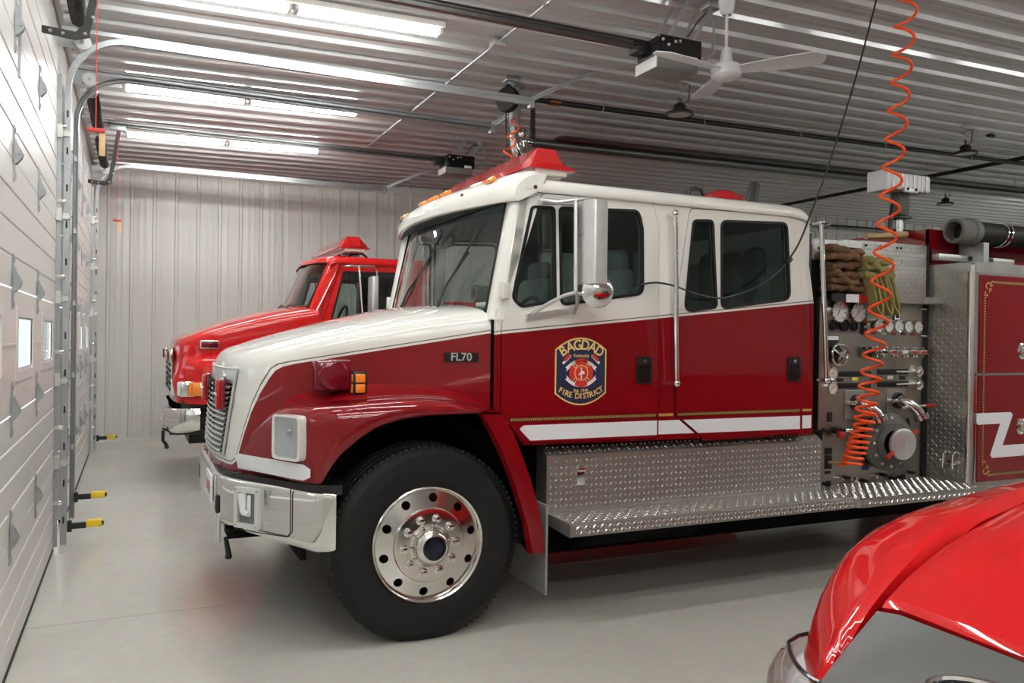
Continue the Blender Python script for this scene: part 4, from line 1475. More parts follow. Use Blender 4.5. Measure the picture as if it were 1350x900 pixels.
gauge(5.20, 1.822, .082); gauge(5.395, 1.822, .082)
for x in (5.17, 5.372):
    gauge(x, 1.718, .036, 'black_gloss', 'black_plastic', .012)
gauge(5.27, 1.725, .046, 'black_gloss', 'black_plastic', .02)
for k in range(5):
    gauge(5.585 + .106 * k, 1.728, .050, 'gauge_face', 'chrome', .05)
    MB().span((5.56 + .106 * k, PY - .003, 1.66), (5.61 + .106 * k, PY, 1.675)).build('nameplate', ['sticker_red', 'print_white', 'sticker_red', 'print_black', 'sticker_red'][k], pp, smooth=False)
gauge(5.148, 1.372, .050); gauge(5.150, 1.264, .050)
gauge(6.05, 1.382, .045); gauge(6.052, 1.278, .045)
sw = MB().rbox((5.478, PY - .008, 1.735), (.05, .016, .16), .004).build('switch_panel', 'black_plastic', pp)
for k in range(4):
    MB().rbox((5.478, PY - .019, 1.68 + .036 * k), (.02, .012, .018), .003).build('switch', ['sticker_red', 'grey_plastic', 'sticker_red', 'grey_plastic'][k], sw)
ip = MB().rbox((5.83, PY - .004, 1.835), (.085, .008, .16), .002).build('instruction_plate', 'print_black', pp)
MB().plate([rect(5.80, 1.78, 5.86, 1.85), rect(5.81, 1.79, 5.85, 1.84)], lambda a, b, d: (a, PY - .0095 + d, b), .001).build('plate_print', 'print_white', ip, smooth=False)
# throttle hand wheel with its placard
MB().rbox((5.16, PY - .004, 1.60), (.14, .008, .10), .003).build('placard', 'print_black', pp)
MB().span((5.10, PY - .010, 1.615), (5.22, PY - .008, 1.645)).build('placard_print', 'print_white', pp, smooth=False)
hw = MB().tube([(5.19 + .078 * math.cos(a), PY - .05, 1.51 + .078 * math.sin(a)) for a in np.linspace(0, 2 * math.pi, 25)[:-1]], .010, 8, closed=True)
for a in (.5, 2.6, 4.7):
    hw.tube([(5.19, PY - .05, 1.51), (5.19 + .075 * math.cos(a), PY - .05, 1.51 + .075 * math.sin(a))], .010, 6)
hw.cyl((5.19, PY, 1.51), (5.19, PY - .07, 1.51), .022, n=14)
hw.build('hand_wheel', 'chrome', pp)
MB().lathe([(.07, 0), (.07, -.02), (.05, -.03), (0, -.03)], (5.19, PY, 1.51), (0, 1, 0), 24).build('wheel_boss', 'black_plastic', pp)
# row of pull handles
for k, x in enumerate((5.50, 5.635, 5.74, 5.855, 5.962, 6.065)):
    h = MB().rbox((x, PY - .05, 1.53), (.088, .03, .042), .012, 2).cyl((x, PY, 1.53), (x, PY - .05, 1.53), .012, n=10)
    for s_ in (-1, 1):
        h.ball((x + s_ * .035, PY - .02, 1.53 + .028), .014, 8).ball((x + s_ * .035, PY - .02, 1.53 - .028), .014, 8)
    ho = h.build('pull_handle', 'black_plastic' if k == 0 else 'chrome', pp)
    MB().rbox((x, PY - .066, 1.53), (.058, .006, .02), .003).build('handle_plate', ['print_black', 'print_black', 'sticker_red', 'print_white', 'sticker_red', 'sticker_red'][k], ho)
# four black slots and nameplates
for (xa, xb, z) in ((5.223, 5.56, 1.366), (5.634, 5.96, 1.380), (5.225, 5.56, 1.279), (5.636, 5.96, 1.285)):
    sl_ = MB().rbox(((xa + xb) / 2, PY - .004, z), (xb - xa, .012, .044), .005).build('control_slot', 'black', pp)
    if xa > 5.6:
        MB().tube([((xa + xb) / 2, PY - .03, z), (xb + .06, PY - .04, z)], .008, 8).ball((xb + .07, PY - .04, z), .026, 12).build('control_rod', 'chrome', sl_)
for x, z, m_ in ((5.25, 1.322, 'print_black'), (5.40, 1.325, 'sticker_yellow'), (5.60, 1.33, 'print_black'), (5.77, 1.335, 'gauge_face'), (5.90, 1.332, 'print_black'), (5.405, 1.236, 'sticker_green'), (5.80, 1.238, 'sticker_red')):
    MB().rbox((x, PY - .002, z), (.062, .004, .026), .001).build('nameplate', m_, pp)


# two discharge outlets with elbows and lever
def outlet(x, z, lever):
    fl_ = MB().rbox((x - .01, PY - .004, z - .015), (.20, .010, .215), .006).build('outlet_flange', 'plate_alu', pp)
    MB().lathe([(.062, 0), (.062, -.03), (.052, -.035), (.048, -.01)], (x, PY, z), (0, 1, 0), 24).build('collar', 'black', fl_)
    MB().tube([(x, PY - .0, z), (x, PY - .06, z), (x + .03, PY - .10, z - .02), (x + .07, PY - .13, z - .07), (x + .09, PY - .145, z - .11)], [.045, .045, .044, .042, .042], 16).build('elbow', 'chrome', fl_)
    MB().lathe([(.048, -.02), (.056, -.015), (.056, .02), (.048, .025), (.0, .03)], (x + .092, PY - .148, z - .115), (.35, -.3, -1), 18).build('cap', 'polished', fl_)
    MB().rbox((x - .075, PY - .03, z), (.05, .05, .03), .008).build('bleeder', 'chrome', fl_)
    if lever:
        MB().tube([(x - .06, PY - .10, z - .05), (x + .09, PY - .12, z - .035), (x + .26, PY - .12, z - .035)], [.012, .010, .010], 8).build('lever', 'chrome', fl_)
        MB().tube([(x + .17, PY - .12, z - .035), (x + .27, PY - .12, z - .035)], .013, 8).build('lever_grip', 'sticker_red', fl_)


outlet(5.405, 1.152, False); outlet(5.84, 1.158, True)

# large steamer intake
ix, iz = 5.66, .86
it = MB().lathe([(.185, 0), (.185, -.02), (.15, -.022), (.15, -.06), (.205, -.065), (.215, -.075), (.215, -.11), (.20, -.115), (.17, -.13), (.15, -.14), (.15, -.16), (.10, -.165)], (ix, PY, iz), (.12, .99, .02), 44).build('intake', 'canvas_grey', pp)
for k in range(12):
    a = 2 * math.pi * k / 12
    MB().ball((ix + .18 * math.cos(a) - .012, PY - .122, iz + .18 * math.sin(a)), .014, 8).build('bolt', 'steel_light', it)
MB().cyl((ix - .01, PY - .15, iz), (ix - .02, PY - .22, iz), .07, n=24).build('neck', 'chrome', it)
MB().lathe([(0, -.018), (.10, -.016), (.115, -.008), (.115, .014), (.07, .02)], (ix - .03, PY - .24, iz), (.12, .99, .02), 36).build('cap', 'steel_light', it)
for a in (.55, .55 + math.pi):
    c_, s_ = math.cos(a), math.sin(a)
    MB().rbox((ix - .03 + .142 * c_, PY - .232, iz + .142 * s_), (.08, .024, .03), .006, M=Matrix.Rotation(-a, 3, 'Y')).build('cap_lug', 'sticker_red', it)
MB().lathe([(.19, 0), (.19, -.006), (.0, -.006)], (ix - .03, PY, iz), (0, 1, 0), 40).build('intake_ring', 'black', it)
MB().tube([(5.93, PY - .03, 1.02), (5.93, PY - .04, .93)], .014, 8).build('drain_pipe', 'black', pp)
# small valve, drains and stickers low on the panel
MB().cyl((5.08, PY - .01, .96), (5.30, PY - .05, .955), .012, n=10).rbox((5.19, PY - .03, .955), (.07, .05, .05), .01).build('drain_valve', 'black', pp)
MB().rbox((5.20, PY - .06, .925), (.06, .04, .05), .012).build('valve_knob', 'sticker_red', pp)
MB().cyl((5.25, PY - .05, .955), (5.31, PY - .06, .955), .016, n=10).build('valve_tip', 'chrome', pp)
for (x, z, w_, h_, m_) in ((5.15, 1.05, .05, .07, 'print_black'), (5.145, .80, .07, .05, 'print_black'), (5.145, .72, .07, .10, 'print_black'), (5.14, .645, .06, .02, 'print_black'), (5.13, .545, .07, .022, 'sticker_blue'), (5.52, .655, .07, .026, 'sticker_blue'), (5.68, .655, .07, .028, 'sticker_blue'), (5.90, .65, .06, .028, 'sticker_blue')):
    MB().rbox((x, PY - .002, z), (w_, .004, h_), .001).build('sticker', m_, pp)
for x in (5.10, 5.22, 5.30, 5.37, 5.48, 5.58, 5.68, 5.78, 5.87, 5.98):
    z = .585 + .02 * math.sin(x * 17)
    MB().cyl((x, PY, z), (x, PY - .05, z), .014, n=10).rbox((x, PY - .05, z), (.035, .02, .055 if int(x * 100) % 2 else .02), .005).build('drain_knob', 'black' if int(x * 100) % 3 else 'polished', pp)

# upper plates over the panel
up = MB().plate([rpoly(rect(5.425, 1.955, 6.125, 2.36), .004, 1)], lambda a, b, d: (a, PY - .02 + d, b), .03).build('upper_plate', 'plate_alu', eng, smooth=False)
lozenges(MB(), lambda a, b, h: (a, PY - .02 - h, b), 5.44, 6.11, 1.97, 2.35, pitch=.032, L=.024, W=.008, h=.0022).build('tread_bars', 'tread_bar', up, smooth=False, kind='stuff')
for x in (5.47, 5.62, 5.80, 5.84):
    MB().ball((x, PY - .022, 2.325), .010, 8).build('bolt', 'black', up)
MB().span((5.85, PY - .024, 2.205), (6.10, PY - .02, 2.24)).build('label_strip', 'grey_plastic', up, smooth=False)
MB().span((5.06, PY + .08, 1.955), (5.43, PY + .10, 2.36)).span((5.28, PY - .02, 2.30), (5.43, PY + .10, 2.355)).build('hose_tray_back', 'steel_light', eng, smooth=False)
MB().span((5.05, PY - .10, 1.905), (5.50, PY + .08, 1.95)).build('hose_tray', 'black_plastic', eng, smooth=False)
for k, m_ in enumerate(('print_black', 'print_white', 'sticker_red')):
    MB().span((5.06 + .13 * k, PY - .104, 1.89), (5.185 + .13 * k, PY - .10, 1.95)).build('caution_sticker', m_, eng, smooth=False)
sh = MB().span((5.50, PY - .10, 1.90), (6.30, PY - .02, 1.955)).span((5.98, PY - .14, 1.905), (6.28, PY - .06, 1.95)).build('panel_ledge', 'plate_alu', eng, smooth=False)
for x, z in ((6.10, 1.865), (6.11, 1.655)):
    MB().rbox((x, PY - .015, z), (.07, .02, .016), .004).build('hinge_pin', 'chrome', pp)

# step below the pump panel
x0, x1 = 4.86, 6.02
st = MB()
sec = [(PY, .56), (3.92, .555), (3.90, .545), (3.90, .50), (3.92, .495), (PY, .50)]
pl2 = rpoly([(x0, PY), (x0 - .0, 3.97), (x0 + .05, 3.905), (6.17, 3.905), (6.17, PY)], [0, .03, .03, 0, 0], 4)
ps = MB().plate([pl2], lambda a, b, d: (a, b, .555 - d), .055).build('pump_step', 'tread_plate', eng, angle=30)
lz = MB()
lozenges(lz, lambda a, b, h: (a, b, .555 + h), 4.90, 6.15, 3.93, 4.40)
lozenges(lz, lambda a, b, h: (a, 3.905 - h, b), 4.95, 6.15, .503, .552, pitch=.026)
lz.build('tread_bars', 'tread_bar', ps, smooth=False, kind='stuff')

# rear compartments
XR, YR = 6.17, 4.03
rbx = MB().plate([rpoly([(XR, PY), (XR, YR), (9.1, YR), (9.1, 2 * YC - YR), (XR, 2 * YC - YR), (XR, 2 * YC - PY)], [0, .05, .05, .05, .05, 0], 6)], lambda a, b, d: (a, b, .53 + d), 1.66).build('rear_body', 'plate_alu', eng, angle=30)
lz = MB()
lozenges(lz, lambda a, b, h: (XR - h, a, b), YR + .05, PY - .005, .55, 2.18, pitch=.034, h=.0025)
lz.build('tread_bars', 'plate_alu', rbx, smooth=False, kind='stuff')
MB().grid([[(XR + .05 - .052 * math.cos(a), YR + .05 - .052 * math.sin(a), z) for z in (.53, 2.19)] for a in np.linspace(-.05, math.pi / 2 + .05, 8)]).build('corner_trim', 'polished', rbx)
MB().span((XR + .02, YR - .004, 2.13), (9.1, YR + .02, 2.21)).span((XR - .004, YR + .03, 2.14), (XR + .02, PY, 2.21)).build('top_trim', 'plate_alu', rbx, smooth=False)
# catch brackets on the front face
for y in (4.16, 4.24):
    MB().tube([(XR - .005, y, .78), (XR - .04, y - .01, .76), (XR - .045, y - .01, .66), (XR - .01, y, .62)], .009, 8).build('bracket_hook', 'chrome', rbx)
MB().rbox((XR - .02, 4.20, .70), (.04, .14, .04), .01).build('bracket_bar', 'chrome', rbx)
# red compartment doors, two high
for (z0, z1) in ((1.385, 2.115), (.57, 1.365)):
    for (xa, xb) in ((6.225, 7.35), (7.40, 8.9)):
        dr = MB().plate([rpoly(rect(xa, z0, xb, z1), .012, 3)], lambda a, b, d: (a, YR - .012 + d, b), .02).build('compartment_door', 'red', rbx)
        fn = lambda a, b, d=0: (a, YR - .0135 - d, b)
        gl = MB()
        m_ = .05
        top, botm = z1 - m_, z0 + m_
        upper = z0 > 1
        # gold rope border with flourished corners
        segs = [((xa + m_, z0 + (.0 if upper else m_ + .07)), (xa + m_, z1 - (m_ + .07 if upper else 0)))]
        zz = z1 - m_ if upper else z0 + m_
        segs.append(((xa + m_ + .09, zz), (xb - m_, zz)))
        edge = MB()
        for (p, q) in segs:
            L_ = math.hypot(q[0] - p[0], q[1] - p[1]); ux, uz = (q[0] - p[0]) / L_, (q[1] - p[1]) / L_
            edge.add([fn(p[0] - uz * .010, p[1] + ux * .010), fn(p[0] + uz * .010, p[1] - ux * .010), fn(q[0] + uz * .010, q[1] - ux * .010), fn(q[0] - uz * .010, q[1] + ux * .010)], [(0, 1, 2, 3)])
            n = int(L_ / .02)
            for k in range(n):
                a = p[0] + ux * (k + .5) * L_ / n; b = p[1] + uz * (k + .5) * L_ / n
                gl.add([fn(a - ux * .008 - uz * .008, b - uz * .008 + ux * .008, .001), fn(a + ux * .002 - uz * .008, b + uz * .002 + ux * .008, .001), fn(a + ux * .008 + uz * .008, b + uz * .008 - ux * .008, .001), fn(a - ux * .002 + uz * .008, b - uz * .002 - ux * .008, .001)], [(0, 1, 2, 3)])
        # corner scroll
        sg = 1 if upper else -1
        cx, cz = xa + m_ + .02, (z1 - m_ - .02) if upper else (z0 + m_ + .02)
        for (ox, oz, r0, a0, a1) in ((.01, -.015 * sg, .035, 0, 4.5), (.06, .005 * sg, .022, 1, 5.5), (-.0, -.07 * sg, .022, 2, 6.5), (.035, -.045 * sg, .018, 0, 5)):
            pts = []
            for k in range(15):
                a = a0 + (a1 - a0) * k / 14; r_ = r0 * (1 - .6 * k / 14)
                pts.append((cx + ox + r_ * math.cos(a), cz + oz + r_ * math.sin(a) * sg))
            for (p, q) in zip(pts[:-1], pts[1:]):
                L_ = max(1e-6, math.hypot(q[0] - p[0], q[1] - p[1])); ux, uz = (q[0] - p[0]) / L_, (q[1] - p[1]) / L_
                gl.add([fn(p[0] - uz * .006, p[1] + ux * .006, .001), fn(p[0] + uz * .006, p[1] - ux * .006, .001), fn(q[0] + uz * .004, q[1] - ux * .004, .001), fn(q[0] - uz * .004, q[1] + ux * .004, .001)], [(0, 1, 2, 3)])
        edge.build('border', 'print_black', dr, smooth=False)
        gl.build('gold_scroll', 'gold', dr, smooth=False, kind='stuff')
        lx, lz_ = (xa + .49, (z0 + z1) / 2 - .2 if upper else z0 + .40)
        lt = MB().lathe([(.062, 0), (.062, -.008), (.05, -.014), (.044, -.006), (.0, -.004)], (lx, YR - .012, lz_), (0, 1, 0), 28).build('latch', 'chrome', dr)
        MB().rbox((lx, YR - .022, lz_), (.03, .02, .06), .008).build('d_ring', 'polished', lt)
        if not upper and xa < 7:
            zb = [(6.20, 1.085), (6.59, 1.085), (6.615, 1.065), (6.605, 1.04), (6.50, .835), (7.35, .835), (7.35, .745), (6.385, .745), (6.36, .765), (6.37, .79), (6.47, 1.0), (6.215, 1.0), (6.20, 1.015)]
            MB().plate([zb], lambda a, b, d: (a, YR - .0150 + d, b), .001).build('white_stripe', 'reflective_white', dr, smooth=False)
MB().span((6.19, YR - .016, 1.366), (9.05, YR - .004, 1.384)).build('door_rail', 'polished', rbx, smooth=False)
# hose bed: red walls standing above the compartments
hb = MB().span((XR + .02, 4.43, 2.19), (9.05, 4.46, 2.50)).span((XR + .02, 4.43, 2.19), (XR + .05, 6.07, 2.50)).span((XR + .02, 6.04, 2.19), (9.05, 6.07, 2.50)).build('hose_bed', 'red', eng, smooth=False)
MB().rbox((6.6, 4.34, 2.27), (.9, .07, .05), .006).build('hose_bed_rail', 'plate_alu', hb)
MB().rbox((6.62, 4.30, 2.275), (.28, .03, .03), .004).build('rail_handle', 'black', hb)
# suction hose on the near side
sy, sz = 4.28, 2.475
sn = thing('suction_hose', 'thick black suction hose with grey coupling lying on top of the engine', 'hose', (6.4, sy, sz))
MB().lathe([(.070, 0), (.092, .0), (.098, .012), (.098, .14), (.108, .15), (.108, .21), (.095, .22)], (6.27, sy, sz), (1, 0, 0), 36).lathe([(.070, 0), (.070, .16)], (6.27, sy, sz), (1, 0, 0), 30).build('coupling', 'canvas_grey', sn)
MB().lathe([(.0, .10), (.072, .10)], (6.27, sy, sz), (1, 0, 0), 30).build('inner_screen', 'black', sn)
MB().cyl((6.47, sy, sz), (9.0, sy, sz), .088, n=28).build('tube', 'rubber', sn)
for k in range(2):
    MB().tube([(6.79 + .05 * k + .02 * math.sin(a), sy + .095 * math.cos(a), sz + .095 * math.sin(a)) for a in np.linspace(0, 2 * math.pi, 25)[:-1]], .010, 6, closed=True).build('strap', 'chrome', sn)
for x in (6.5, 8.2):
    MB().span((x, 4.19, 2.21), (x + .06, 4.40, 2.39)).build('cradle', 'galvanised', hb, smooth=False)
# pike pole end
pk = thing('pike_pole', 'wooden pike pole end sticking out above the pump panel', 'pole', (5.9, 4.9, 2.45))
MB().cyl((5.72, 4.62, 2.43), (6.16, 4.62, 2.475), .022, .028, 12).build('shaft', 'wood', pk)
# flood lamp on its mast
fm = MB().cyl((6.52, 4.98, 2.2), (6.52, 4.98, 2.72), .028, n=14).build('lamp_mast', 'steel_light', eng)
MB().rbox((6.52, 4.98, 2.80), (.13, .10, .20), .012).build('mast_head', 'canvas_grey', fm)
MB().rbox((6.52, 4.98, 2.68), (.16, .13, .02), .004).build('mast_plate', 'black', fm)
MB().tube([(6.40, 4.95, 2.78), (6.36, 4.93, 2.70), (6.345, 4.93, 2.55)], .018, 8).build('mast_cable', 'cord_black', fm)
fl_ = MB().rbox((6.50, 4.96, 2.97), (.54, .18, .15), .025, 2).build('flood_lamp', 'pvc', fm)
for k in range(9):
    MB().span((6.30 + .05 * k, 4.863, 2.905), (6.306 + .05 * k, 4.872, 3.035)).build('fin', 'steel_light', fl_, smooth=False)
MB().rbox((6.235, 4.96, 2.97), (.045, .21, .18), .015).build('bezel', 'fan_white', fl_)
MB().rbox((6.50, 4.86, 2.90), (.17, .03, .05), .01).build('yoke', 'steel_light', fl_)
for x in (6.45, 6.55):
    MB().ball((x, 4.843, 2.905), .013, 8).build('bolt', 'black', fl_)
# dark monitor pipe behind the cab
MB().tube([(4.95, 5.1, 2.25), (4.97, 5.1, 2.62), (5.02, 5.1, 2.86)], [.045, .05, .04], 12).build('deck_gun', 'black', eng)
MB().rbox((4.80, 4.16, 2.39), (.07, .05, .03), .006, M=Matrix.Rotation(R(-25), 3, 'Y')).build('rail_lamp', 'black', eng)


# folded fire hoses in the tray (rest on the engine, each its own thing)
def hose_fold(x0, x1, y, z0, n, hgt, m_, name, lab, droop=False):
    t = thing(name, lab, 'fire hose', ((x0 + x1) / 2, y, z0))
    for k in range(n):
        z = z0 + hgt * (k + .5)
        rows = []
        for i in range(29):
            f = i / 28
            x = x0 + (x1 - x0) * f + .006 * math.sin(31 * f + k)
            bul = .5 + .5 * abs(math.sin(2.2 * math.pi * f + k * 1.3))
            hh = hgt * (.36 + .20 * bul + .07 * math.sin(23 * f + 2.3 * k)) * (.55 if i in (0, 28) else 1)
            zz = z + .012 * math.sin(3.1 * f + k * 1.7) + .007 * math.sin(14 * f + k * 2.9)
            yf = y + .016 * math.sin(5 * f + k * 2.1) + .010 * math.sin(19 * f + k * 4.1)
            row = []
            for a in np.linspace(0, 2 * math.pi, 15)[:-1]:
                ca, sa = math.cos(a), math.sin(a)
                row.append((x, yf + .075 * (abs(ca)**.6) * (1 if ca > 0 else -1), zz + hh * (abs(sa)**.7) * (1 if sa > 0 else -1)))
            rows.append(row)
        mb = MB().grid(rows, cv=True)
        mb.add(rows[0], [tuple(range(14))]).add(rows[-1], [tuple(range(14))])
        mb.build('fold', m_, t, angle=60)
    return t


hose_fold(5.06, 5.40, 4.40, 1.957, 6, .057, 'hose_brown', 'folded_hose', 'brown fire hose folded flat in a stack above the gauges')
g = hose_fold(5.34, 5.63, 4.35, 2.06, 3, .058, 'hose_green', 'folded_hose', 'olive green fire hose folded and draped over the gauges')
# drooping loops of the green hose
for k, (xa, xb, zl) in enumerate(((5.37, 5.45, 1.80), (5.47, 5.55, 1.81), (5.55, 5.62, 1.815))):
    path = spl([(xa, 4.30, 2.08), (xa + .01, 4.265, 1.98), (xa + .03, 4.255, 1.86), (xa + .055, 4.25, zl + .01), (xb - .005, 4.255, zl), (xb + .01, 4.26, zl + .05), (xb - .005, 4.275, 1.95), (xb - .03, 4.29, 2.08)], 30)
    mb = MB()
    rows = []
    for i, p in enumerate(path):
        a = path[max(i - 1, 0)]; b = path[min(i + 1, 29)]
        tt = Vector(b - a).normalized(); nx = Vector((tt.z, 0, -tt.x))
        nx = nx.normalized() if nx.length > 1e-4 else Vector((1, 0, 0))
        c = Vector(p)
        rows.append([tuple(c + nx * e + Vector((0, q, 0))) for e, q in ((-.008, -.032), (.008, -.036), (.012, 0), (.008, .036), (-.008, .032), (-.012, 0))])
    mb.grid(rows, cv=True)
    mb.build('loop', 'hose_green', g, angle=60)
# ================================================================== the second, all-red truck in the far bay
Y2 = 9.95
t2 = thing('red_truck', 'bright red truck with amber turn lamp in the far bay', 'fire truck', (3.0, Y2, 0))
H2 = spl([(2.35, 8.93, 1.80, 2.35, 1.96, 0), (2.0, 8.93, 1.74, 2.0, 1.90, 0), (1.6, 8.93, 1.65, 1.6, 1.80, 0), (1.25, 8.94, 1.555, 1.3, 1.70, 0), (1.05, 8.97, 1.48, 1.15, 1.63, 0), (.955, 9.05, 1.44, 1.08, 1.60, .01), (.915, 9.25, 1.44, 1.05, 1.59, .02), (.90, 9.6, 1.445, 1.04, 1.59, .02), (.895, Y2, 1.45, 1.035, 1.59, .02)], 33)
cols = []
for x, y, zs, sx, sz, ln in H2:
    c = []
    for k in range(11):
        z = .88 + (zs - .88) * k / 10
        bul = .045 * math.exp(-((z - 1.10) / .13)**2) if y < 9.2 else 0
        c.append((x - bul * (1 if y > 9.0 else .3), y - bul * (1 if y <= 9.2 else 0), z))
    dz = sz - zs
    p0, p1, p2, p3 = Vector((x, y, zs)), Vector((x, y, zs + .7 * dz)), Vector((x + (sx - x) * .4, y + (Y2 - y) * .12, zs + .92 * dz)), Vector((sx, Y2, sz))
    for k in range(1, 11):
        t = k / 10
        c.append(tuple(p0 * (1 - t)**3 + p1 * 3 * t * (1 - t)**2 + p2 * 3 * t * t * (1 - t) + p3 * t**3))
    cols.append(c)
full2 = cols + [[(x, 2 * Y2 - y, z) for x, y, z in c] for c in reversed(cols[:-1])]
MB().grid(full2).build('hood', 'bright_red', t2, angle=60)
for sgn in (0, 1):
    def my(mb): return mb.mirror_y(Y2) if sgn else mb
    # fender with wheel arch
    fo = spl([(1.0, 8.93, .88), (1.10, 8.84, .88), (1.25, 8.80, .88), (1.36, 8.79, .90), (1.45, 8.785, 1.02), (1.6, 8.78, 1.14), (1.85, 8.78, 1.20), (2.1, 8.78, 1.14), (2.28, 8.79, .98), (2.38, 8.80, .80)], 40)
    rows = []
    for x, y, zb in fo:
        zt = 1.34
        pr2 = spl([(0, zb), (-.01, (zb + zt) / 2), (0, zt - .05), (.04, zt), (.13, zt + .05), (.16, zt + .12)], 10)
        rows.append([(x + (.1 * a if x < 1.1 else 0), y + a, b) for a, b in pr2])
    my(MB().grid(rows)).build('fender', 'bright_red', t2, angle=60)
    # corner lamps: white sidelight and amber turn signal
    lam = my(MB().rbox((1.02, 8.90, 1.035), (.15, .12, .16), .01)).build('corner_lamp', 'chrome', t2)
    my(MB().rbox((1.16, 8.80, 1.035), (.21, .04, .14), .012).rbox((1.075, 8.835, 1.035), (.10, .05, .14), .012)).build('turn_lens', 'amber', lam)
    my(MB().rbox((.965, 8.90, 1.035), (.085, .10, .14), .012)).build('side_lens', 'lamp_lens', lam)
    sm = my(MB().rbox((1.23, 8.92, 1.487), (.19, .03, .085), .006)).build('side_marker', 'chrome', t2)
    my(MB().rbox((1.23, 8.902, 1.487), (.165, .02, .065), .005)).build('lens', 'dark_red_lens', sm)
    # bumper ends
    wheel(t2, 1.9, 8.80 if not sgn else 2 * Y2 - 8.80, 1 if not sgn else -1)
    rows = []
    for k in range(15):
        a = math.pi * (-.02 + 1.04 * k / 14)
        rows.append([(1.88 + .60 * math.cos(a), yv, .52 + .64 * math.sin(a)) for yv in (8.82, 9.4)])
    my(MB().grid(rows).span((1.2, 9.4, .5), (2.6, 9.42, 1.3))).build('wheel_housing', 'dark_under', t2)
    # cab side with doors
    side = [(2.30, .75), (3.72, .75), (3.72, 2.42), (2.58, 2.42), (2.32, 1.80)]
    WF = rpoly([(2.62, 2.31), (3.25, 2.32), (3.28, 2.2), (3.28, 1.72), (2.46, 1.70)], [.03, .05, .03, .05, .04], 4)
    DF = rpoly([(2.40, .80), (3.36, .80), (3.36, 2.37), (2.60, 2.37), (2.40, 1.78)], [.03, .03, .06, .05, .02], 4)
    f2 = lambda a, b, d: (a, 8.95 + d + max(0, b - 1.7) * .06, b)
    my(MB().plate([side, inset(DF, -.005)], f2, .03)).build('cab_side', 'bright_red', t2, smooth=False)
    dr = my(MB().plate([DF, WF], lambda a, b, d: f2(a, b, d - .004), .035)).build('cab_door', 'bright_red', t2, smooth=False)
    my(MB().plate([inset(WF, -.004), inset(WF, .02)], lambda a, b, d: f2(a, b, d - .008), .02)).build('window_seal', 'rubber', dr)
    my(MB().plate([inset(WF, .008)], lambda a, b, d: f2(a, b, d + .008), .004)).build('window_glass', 'side_glass', dr, smooth=False)
    my(MB().plate([[(2.80, 1.71), (2.83, 1.71), (2.83, 2.31), (2.80, 2.31)]], lambda a, b, d: f2(a, b, d + .002), .012)).build('window_bar', 'rubber', dr, smooth=False)
    my(MB().plate([inset(side, .02), inset(WF, -.012)], lambda a, b, d: f2(a, b, d + .04), .015)).build('inner_trim', 'interior', t2, smooth=False)
    # A pillar
    rows = []
    for tq in np.linspace(0, 1, 6):
        z = 1.76 + .66 * tq
        g_ = Vector((2.20 + .27 * tq, 9.07 + .02 * tq, z)); o_ = Vector((2.30 + .28 * tq, 8.95 + max(0, z - 1.7) * .06, z))
        rows.append([tuple(g_ + Vector((.05, .02, 0))), tuple(g_), tuple(g_ * .5 + o_ * .5 + Vector((-.03, -.02, 0))), tuple(o_), tuple(o_ + Vector((.05, 0, 0)))])
    my(MB().grid(rows)).build('a_pillar', 'bright_red', t2)
    # mirror
    ma = my(MB().tube([(2.60, 8.95, 2.36), (2.66, 8.80, 2.36), (2.90, 8.72, 2.36), (2.93, 8.72, 2.30), (2.93, 8.72, 1.70), (2.86, 8.76, 1.66), (2.70, 8.93, 1.62)], .012, 8).tube([(2.74, 8.76, 2.36), (2.80, 8.76, 1.66)], .010, 8)).build('mirror_arm', 'polished', t2)
    mh = my(MB().rbox((2.895, 8.73, 2.02), (.075, .20, .46), .02, 3)).build('mirror_head', 'steel_light', ma)
    my(MB().plate([[(2.86, 1.80), (2.93, 1.80), (2.895, 1.875)]], lambda a, b, d: (a, 8.615 + d, b), .004)).build('triangle_sticker', 'print_white', mh, smooth=False)
# roof, windscreen
rows = []
pf = [(8.97, 2.395), (8.965, 2.41), (8.98, 2.45), (9.04, 2.48), (9.3, 2.495), (Y2, 2.505)]
pf = pf + [(2 * Y2 - y, z) for y, z in reversed(pf[:-1])]
for x, k in ((2.33, -.075), (2.34, -.03), (2.39, -.005), (2.55, 0), (2.8, 0), (3.6, 0), (3.72, 0), (3.74, -.05)):
    rows.append([(x + .14 * ((abs(y - Y2) / 1.0)**2 if x < 2.5 else 0), y, z + k) for y, z in pf])
MB().grid(rows).build('roof', 'bright_red', t2, angle=50)
MB().span((2.62, 9.02, 2.36), (3.7, 10.88, 2.375)).span((3.68, 9.0, .8), (3.72, 10.9, 2.38)).build('headliner', 'interior', t2, smooth=False)
b0 = spl([(2.20, 9.07, 1.78), (2.10, 9.5, 1.78), (2.075, Y2, 1.78), (2.10, 10.4, 1.78), (2.20, 10.83, 1.78)], 15)
b1 = spl([(2.47, 9.09, 2.40), (2.39, 9.5, 2.43), (2.37, Y2, 2.44), (2.39, 10.4, 2.43), (2.47, 10.81, 2.40)], 15)
rws = [[tuple(p * (1 - t) + q * t) for t in np.linspace(0, 1, 6)] for p, q in zip(b0, b1)]
w2 = MB().grid(rws).build('windscreen', 'windscreen', t2)
MB().tube([r_[0] for r_ in rws] + [r_ for r_ in rws[-1][1:]] + [r_[-1] for r_ in reversed(rws[:-1])] + [q for q in reversed(rws[0][1:-1])], .014, 6, closed=True).build('windscreen_seal', 'rubber', w2)
for y in (9.45, 10.05):
    MB().tube([(2.06, y, 1.80), (2.07, y - .06, 1.90), (2.13, y - .05, 1.95)], .008, 6).tube([(2.06, y, 1.80), (2.07, y + .06, 1.90), (2.13, y + .07, 1.95)], .008, 6).tube([(2.11, y - .12, 1.945), (2.14, y + .14, 1.955)], .008, 6).build('wiper', 'black', t2)
